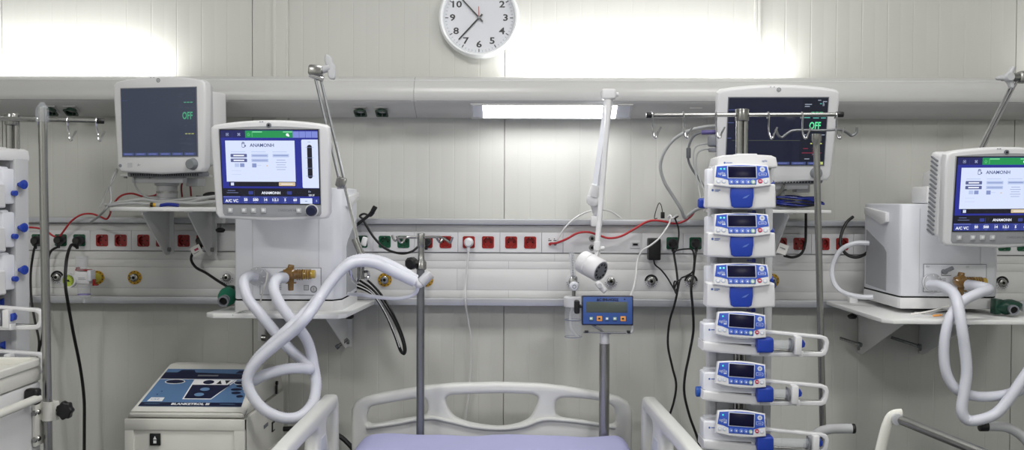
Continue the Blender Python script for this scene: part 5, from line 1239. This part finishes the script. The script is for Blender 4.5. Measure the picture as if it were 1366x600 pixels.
b = MB(); b.tube(US([(877, 291, .1), (873, 291, .1), (875, 281, .1), (879, 271, .1), (882, 274, .1), (884, 284, .1)], ), .0016, cable_m); b.box(U(884, 287, .1), (.014, .012, .024), black_m, .002); tag(b.build('tethered_connector'), 'small black connector on a triangular loop standing on the upper rail', 'connector')
cable('red_gas_tube', 'red tube running from the terminal to the right along the rail', [(734, 324.5, .07), (742, 324, .08), (755, 319, .10), (770, 311, .10), (784, 309.5, .10), (797, 313, .10), (812, 317.5, .10), (828, 315, .10), (845, 306, .10), (858, 298, .10), (870, 294, .10), (885, 295, .10), (900, 298, .10), (912, 295, .11), (922, 288, .12), (928, 280, .13), (938, 277, .16), (950, 277, .2)], .0042, redhose_m)
cable('white_cable', 'white cable arching up from the terminal behind the lamp arm', [(742, 324, .08), (748, 312, .09), (757, 300, .10), (770, 289, .10), (785, 282, .09), (800, 279.5, .08), (815, 282, .06), (829, 291, .06)], .0032, wcable_m)
cable('white_cable', 'white cable from the rail down to the blue scale display', [(896, 291, .12), (890, 303, .12), (880, 317, .14), (868, 327, .15), (856, 335, .15), (850, 350, .15), (848, 370, .2), (845, 385, .3), (841, 396, .42), (842, 412, .45)], .0034, wcable_m)
b = MB(); b.tube(US([(891, 290, .11), (894, 287, .12), (897, 291, .13), (901, 288, .12), (904, 287, .12)]), .0035, wcable_m); b.tube(US([(896, 289, .12), (900, 291, .12), (905, 288, .12)]), .003, black_m); tag(b.build('cable_tie'), 'knotted tie holding cables on the rail left of the pumps', 'cable tie')
# cables beside the right monitor
cable('monitor_cable', 'thick grey cable curving down from the left side of the right monitor', [(960, 168, .30), (942, 169, .28), (920, 174, .26), (900, 185, .24), (886, 203, .22), (881, 222, .20), (886, 242, .18), (898, 262, .16), (908, 278, .15), (913, 290, .13), (918, 287, .13), (930, 279, .16), (942, 276, .22)], .006, gcable_m)
cable('monitor_cable', 'dark grey cable with a bead beside the right monitor', [(962, 176, .30), (940, 176, .28), (926, 181, .27), (919, 195, .26), (918, 212, .25), (923, 225, .25), (932, 238, .26), (940, 250, .28), (947, 256, .3)], .0042, mat('dark grey cable', (110, 112, 116), .5))
b = MB(); b.cyl(U(918.5, 197, .26), U(918.5, 211, .26), .008, mat('bead grey', (88, 90, 94), .5), bev=.003); tag(b.build('ferrite_bead'), 'dark grey bead on the cable beside the right monitor', 'ferrite bead')
cable('sensor_lead', 'thin grey lead from the right monitor, left of the two thin ones', [(962, 192, .3), (940, 192, .28), (928, 196, .27), (925, 208, .27), (927, 225, .27), (931, 245, .28), (935, 266, .3)], .003, gcable_m)
cable('sensor_lead', 'thin grey lead from the right monitor, right of the two thin ones', [(962, 202, .3), (942, 199, .28), (931, 204, .27), (929, 218, .27), (934, 240, .28), (940, 256, .3), (942, 268, .32)], .003, gcable_m)
mp = thing('monitor_side_plugs', 'grey and violet connectors plugged in the left side of the right monitor', 'connectors', U(950, 185, .32))
b = MB(); b.box(U(954, 188, .32), (.05, .03, .04), mgrey_m, .008, 3); b.box(U(952, 200, .32), (.035, .02, .014), mgrey_m, .003); b.build('grey_plug', mp, world=True)
b = MB(); b.cyl(U(936, 176.5, .3), U(958, 176, .32), .008, mat('violet plug', (92, 84, 140), .4), bev=.002); b.build('violet_plug', mp, world=True)
b = MB(); b.box(U(938.5, 271, .45), (.038, .03, .034), blue_m, .008, 3); tag(b.build('blue_transducer'), 'blue block connector at the left of the topmost infusion pump', 'connector')
cable('transducer_lead', 'short bundle of leads entering the blue block connector', [(936, 266, .45), (939, 262, .42), (944, 258, .38), (948, 254, .34)], .003, gcable_m)
b = MB(); q = U(933.5, 522, .86); b.cyl(q+Vector((-.012, 0, 0)), q+Vector((.03, 0, 0)), .0155, mat('bright blue cap', (32, 84, 170), .35), n=20, bev=.003); tag(b.build('blue_hand_knob'), 'blue cylinder knob left of the middle syringe pump', 'knob')
# blue cable coil on right shelf
b = MB(); cx = U(1062, 276, .26)
for k in range(9):
    rx, ry = .075-.004*(k % 4), .05-.003*(k % 3); zz = cx.z+.004+k*.0034; ph = random.random()
    b.tube([(cx.x+rx*math.cos(a)+.003*math.sin(3*a+ph), cx.y+ry*math.sin(a), zz+.004*math.sin(2*a+ph*6)) for a in [2*PI*i/16 for i in range(16)]], .0028, bluecab_m if k % 3 else cable_m, closed=True, smooth=3, n=6)
b.tube([(cx.x+.075, cx.y, cx.z+.015), (cx.x+.095, cx.y-.01, cx.z+.010), (cx.x+.09, cx.y+.03, cx.z+.02), (cx.x, cx.y+.05, cx.z+.04), (cx.x-.08, cx.y+.04, cx.z+.03)], .0028, bluecab_m, n=6)
tag(b.build('coiled_blue_cable'), 'coil of dark blue cable lying on the right monitor shelf', 'cable')
cable('monitor_cable', 'black cable dropping from the right monitor shelf and curling left', [(1075, 281, .16), (1075, 305, .14), (1074, 325, .14), (1069, 338, .14), (1058, 343, .14), (1046, 341, .15)], .005, cable_m)
b = MB(); b.box(U(1044, 332, .26), (.034, .001, .036), tag_m, rot=(0, math.radians(20), 0)); b.box(U(1044, 331, .262), (.02, .001, .003), greyink_m, rot=(0, math.radians(20), 0)); tag(b.build('cable_tag'), 'white paper tag below the right monitor shelf', 'tag')
cable('monitor_cable', 'short grey cable behind the topmost pump under the right monitor', [(1046, 246, .3), (1042, 255, .28), (1036, 264, .26), (1032, 278, .26)], .005, mat('cable mid grey', (120, 122, 116), .5))
# right ventilator supply hoses
cable('gas_hose', 'black hose curving from the right rail to the ventilator rear', [(1138, 289, .10), (1130, 296, .11), (1123, 310, .12), (1121, 325, .13), (1128, 338, .14), (1140, 343, .15), (1152, 340, .16), (1165, 330, .2)], .0058, cable_m, catg='hose')
cable('gas_hose', 'white hose arching down onto the right ventilator shelf', [(1170, 326, .2), (1155, 324, .2), (1138, 325, .18), (1122, 333, .17), (1112, 350, .17), (1110, 368, .18), (1117, 384, .20), (1130, 392, .24), (1150, 396, .28), (1165, 396, .3)], .0085, white2_m, catg='hose')
b = MB(); b.cyl(U(1030, 380, .06), U(1024, 383, .16), .016, blue_m, bev=.003); tag(b.build('gas_probe'), 'blue probe in the yellow outlet behind the pump tower', 'gas probe')
# red tubes left
cable('red_gas_tube', 'red tube curving from the left sockets up to the monitor shelf', [(-10, 304, .12), (20, 303.5, .10), (45, 303.5, .10), (60, 307, .10), (70, 314, .10), (78, 316, .09), (85, 308, .10), (95, 295, .11), (108, 286.5, .12), (122, 285, .12), (134, 289, .13), (142, 292, .14), (147, 285, .15), (149, 276, .2), (160, 262, .22), (175, 258, .24), (190, 262, .24)], .0036, redhose_m)
cable('red_cable', 'red cable rising behind the mount of the left monitor', [(190, 261, .24), (200, 262, .22), (209, 259, .22), (214, 250, .22), (220, 243, .22)], .0035, redhose_m)
cable('red_cable', 'dark red cable loop right of the left monitor mount', [(243, 263, .2), (242, 248, .2), (247, 239, .2), (253, 245, .2), (255, 262, .2)], .0035, mat('dark red cable', (130, 24, 30), .4))
cable('red_cable', 'short red cable sagging under the left monitor, near the ventilator', [(257, 243, .2), (264, 245, .2), (270, 243, .2), (272, 240, .2)], .0035, redhose_m)
# grey cables over left shelf
zz = zm+.004
for i, (pts, r, lab) in enumerate((
    ([(156, 225, .3), (150, 238, .32), (147, 250, .33), (148, 268, .34), (140, 280, .36), (130, 290, .3), (121, 296, .12)], .0042, 'grey cable hanging from the left monitor over the shelf end'),
    ([(157, 226, .3), (152, 240, .33), (143, 253, .33), (138, 266, .33), (133, 277, .34)], .0032, 'thin grey cable hanging beside the left monitor'),
    ([(178, 236, .3), (180, 246, .3), (186, 256, .3), (195, 262, .3), (210, 265, .3)], .0032, 'dark grey lead hooked under the left monitor'),
    ([(140, 273.5, .34), (165, 269, .34), (190, 266, .33), (215, 269, .33), (245, 266, .33), (280, 263, .33), (300, 264, .33)], .0055, 'grey cable lying along the left monitor shelf, topmost of the bundle'),
    ([(145, 274, .36), (175, 271, .36), (205, 272, .36), (235, 270, .36), (262, 271, .36), (290, 268, .36)], .005, 'grey cable lying along the left monitor shelf, nearest the front edge'),
    ([(152, 273, .28), (180, 268, .28), (205, 263, .28), (225, 266, .28), (250, 270, .28), (285, 271, .28)], .0045, 'grey cable crossing the bundle on the left monitor shelf'),
    ([(235, 271, .33), (255, 269, .34), (270, 265, .34), (290, 262, .34), (300, 268, .34)], .0055, 'thick light grey cable at the right of the left monitor shelf'))):
    cable('monitor_cable', lab, pts, r, gcable_m)
b = MB(); b.cyl(U(200, 273, .37), U(208, 273.5, .37), .007, yellow_m, bev=.001); b.cyl(U(208, 273.5, .37), U(214, 273.5, .37), .006, gcable_m); b.cyl(U(201, 273, .375), U(204, 273, .375), .0075, black_m); tag(b.build('sensor_plug'), 'small black and yellow plug on the left monitor shelf', 'plug')
b = MB(); b.tube(US([(213, 274, .37), (225, 272.5, .37), (238, 274, .37)]), .006, bluecab_m); tag(b.build('blue_cable_end'), 'short dark blue cable end on the left monitor shelf', 'cable')
b = MB(); b.sph(U(283, 261, .26), .035, black_m, (1, .6, .42)); b.box(U(266, 262, .26), (.02, .02, .006), black_m, .001); tag(b.build('black_pouch'), 'black pouch on the shelf between left monitor and ventilator', 'pouch')

# ================================================================== THINGS ON VENTILATOR SHELVES
mk = thing('face_mask', 'green resuscitation mask with dark open port left of the left ventilator', 'mask', U(298, 412, .50))
b = MB()
c = U(299, 402, .46); ax = (U(291, 409, .55)-U(303, 396, .42)).normalized(); o = U(303, 396, .44)
b.lathe([(0, -.035), (.022, -.03), (.032, -.012), (.030, .008), (.020, .024), (.015, .035)], o, ax, teal_m, 20); b.build('cushion', mk, world=True)
b = MB(); b.lathe([(.016, .022), (.0165, .05), (.0125, .05)], o, ax, white_m, 22); b.lathe([(.0175, .04), (.0185, .062), (.0135, .062), (.013, .05), (0, .05)], o, ax, mgrey_m, 22); b.lathe([(0, .051), (.0132, .051)], o, ax, dark_m, 22); b.build('port', mk, 'white and grey port', world=True)
b = MB(); b.box(U(307, 390, .40), (.03, .03, .05), bag_m, .008, 3); b.build('bag_end', mk, world=True)
bg = thing('resuscitation_bag', 'dark green resuscitation bag on the shelf right of the right ventilator', 'resuscitation bag', U(1348, 420, .6))
b = MB(); c = U(1345, 409, .55); t_ = bmesh.new(); bmesh.ops.create_icosphere(t_, subdivisions=3, radius=.034)
for v in t_.verts: v.co *= 1+.10*math.sin(v.co.x*160)*math.cos(v.co.z*120+1); 
bmesh.ops.scale(t_, vec=(1.25, .9, .72), verts=t_.verts); b.add(t_, bag_m, Matrix.Translation(c)); b.prism([(c.x-.045, c.z+.026), (c.x-.02, c.z+.024), (c.x-.006, c.z-.006), (c.x-.028, c.z-.024), (c.x-.046, c.z-.026)], c.y-.01, c.y+.03, bag_m, bev=.004); b.build('bag', bg, world=True)
b = MB(); q = U(1352, 413, .6); b.lathe([(.012, -.02), (.0155, 0), (.0155, .008), (.0115, .008), (.011, 0), (0, 0)], q, (-.1, -1, -.1), mgrey_m, 22); b.lathe([(0, .001), (.011, .001)], q, (-.1, -1, -.1), dark_m, 20); b.build('port', bg, 'grey open port', world=True)
b = MB(); b.box(U(1371, 410, .55), (.04, .03, .03), clearg_m, .006); b.build('valve_end', bg, world=True)
b = MB(); zz = zt+.004
b.tube([U(313, 418, .545), U(322, 415, .53), U(335, 411.5, .51)], .0035, tag_m); b.tube([U(310, 420.5, .56), U(320, 416, .54), U(332, 413.5, .525), U(350, 413.5, .52)], .0025, gcable_m); tag(b.build('test_lung_strap'), 'short pale strap lying on the left ventilator shelf', 'strap')
b = MB(); b.tube(US([(1215, 419, .62), (1230, 417, .62), (1245, 414, .60), (1258, 410, .57), (1266, 408, .56)]), .003, tag_m); b.tube(US([(1220, 417, .60), (1240, 418, .62), (1250, 415, .6), (1268, 412, .57)]), .0028, gcable_m); tag(b.build('probe_lead'), 'pale leads crossed on the right ventilator shelf', 'lead')
b = MB(); b.tube(US([(1245, 421, .64), (1256, 420, .63)]), .0035, orange_m, smooth=0); tag(b.build('orange_tip'), 'small orange plug on the right ventilator shelf', 'plug')
b = MB(); b.tube(US([(357, 363, .53), (355, 375, .535), (350, 392, .53), (347, 404, .52)]), .0028, tag_m); tag(b.build('tether_strap'), 'thin cream strap hanging beside the left round filter', 'strap')
# vertical pipe below left shelf
b = MB(); xpp = X(348, .04); b.box((xpp, -.02, (U(348, 455, .04).z+zt-.02)/2), (.028, .036, zt-.02-U(348, 455, .04).z), white_m, .003); b.cyl((xpp+.004, -.045, U(348, 450, .04).z), (xpp+.02, -.045, U(348, 450, .04).z), .012, steel_m); tag(b.build('shelf_stay'), 'white upright stay on the wall under the left ventilator shelf', 'stay')

# ================================================================== RIGHT FOREGROUND FRAMES
ph = thing('bed_push_handles', 'pair of curved grey push handles with black ends of a neighbouring bed', 'push handles', (U(1230, 600, .72).x, -.72, 0))
HD = .72
for (pts, e0, e1) in (([(1074, 640), (1076, 610), (1080, 592), (1090, 578), (1105, 572.5), (1120, 571.5), (1136, 571.5)], (1136, 571.5), (1140.5, 571.5)),
                      ([(1385, 640), (1380, 610), (1372, 592), (1360, 579), (1345, 570.5), (1330, 568.5), (1314, 568.5)], (1318, 568.5), (1306, 568.5))):
    b = MB(); P = US(pts, HD); P = [Vector((P[0].x, P[0].y, .5))]+P; b.tube(P, .0150, lgrey_m, n=16); b.build('handle_tube', ph, world=True)
    b = MB(); b.cyl(U(*e0, HD), U(*e1, HD), .0153, black_m, n=18, bev=.002); b.build('end_plug', ph, 'black end plug', world=True)
b = MB(); xa_, xb_ = U(1074, 600, HD).x, U(1385, 600, HD).x; b.box(((xa_+xb_)/2, -HD, .5), (xb_-xa_+.04, .05, .05), lgrey_m, .01)
for x in (xa_, xb_): b.box((x, -HD, .27), (.05, .05, .46), lgrey_m, .008); b.cyl((x-.015, -HD, .05), (x+.015, -HD, .05), .05, black_m, n=20)
b.build('head_frame', ph, world=True)
wk = thing('tubular_frame', 'tubular frame with curved pale leg and sloping steel bar, lower right', 'frame', (U(1172, 600, 1.25).x, -1.2, 0))
b = MB(); P = US([(1166, 660), (1172, 615), (1177, 590), (1183, 568), (1188, 557), (1194, 553), (1203, 552)], 1.2); P = [Vector((P[0].x-.02, P[0].y, .02))]+P; b.tube(P, .014, cream_m, n=14, flat=.6); b.build('curved_leg', wk, world=True)
b = MB(); e = U(1197, 558, 1.2); f_ = U(1330, 612, 1.45); b.tube([e, f_, f_+(f_-e)*.5], .0125, steel_m, n=16, smooth=0); b.build('sloping_bar', wk, world=True)
b = MB(); b.cyl(e+Vector((-.004, .014, 0)), e+Vector((-.004, -.016, 0)), .0155, clearg_m, n=18, bev=.002); b.build('joint', wk, world=True)
b = MB(); g_ = f_+(f_-e)*.5; b.tube([g_, Vector((g_.x+.02, g_.y, .4)), Vector((g_.x+.02, g_.y, .02))], .014, cream_m, n=14); b.build('rear_leg', wk, world=True)
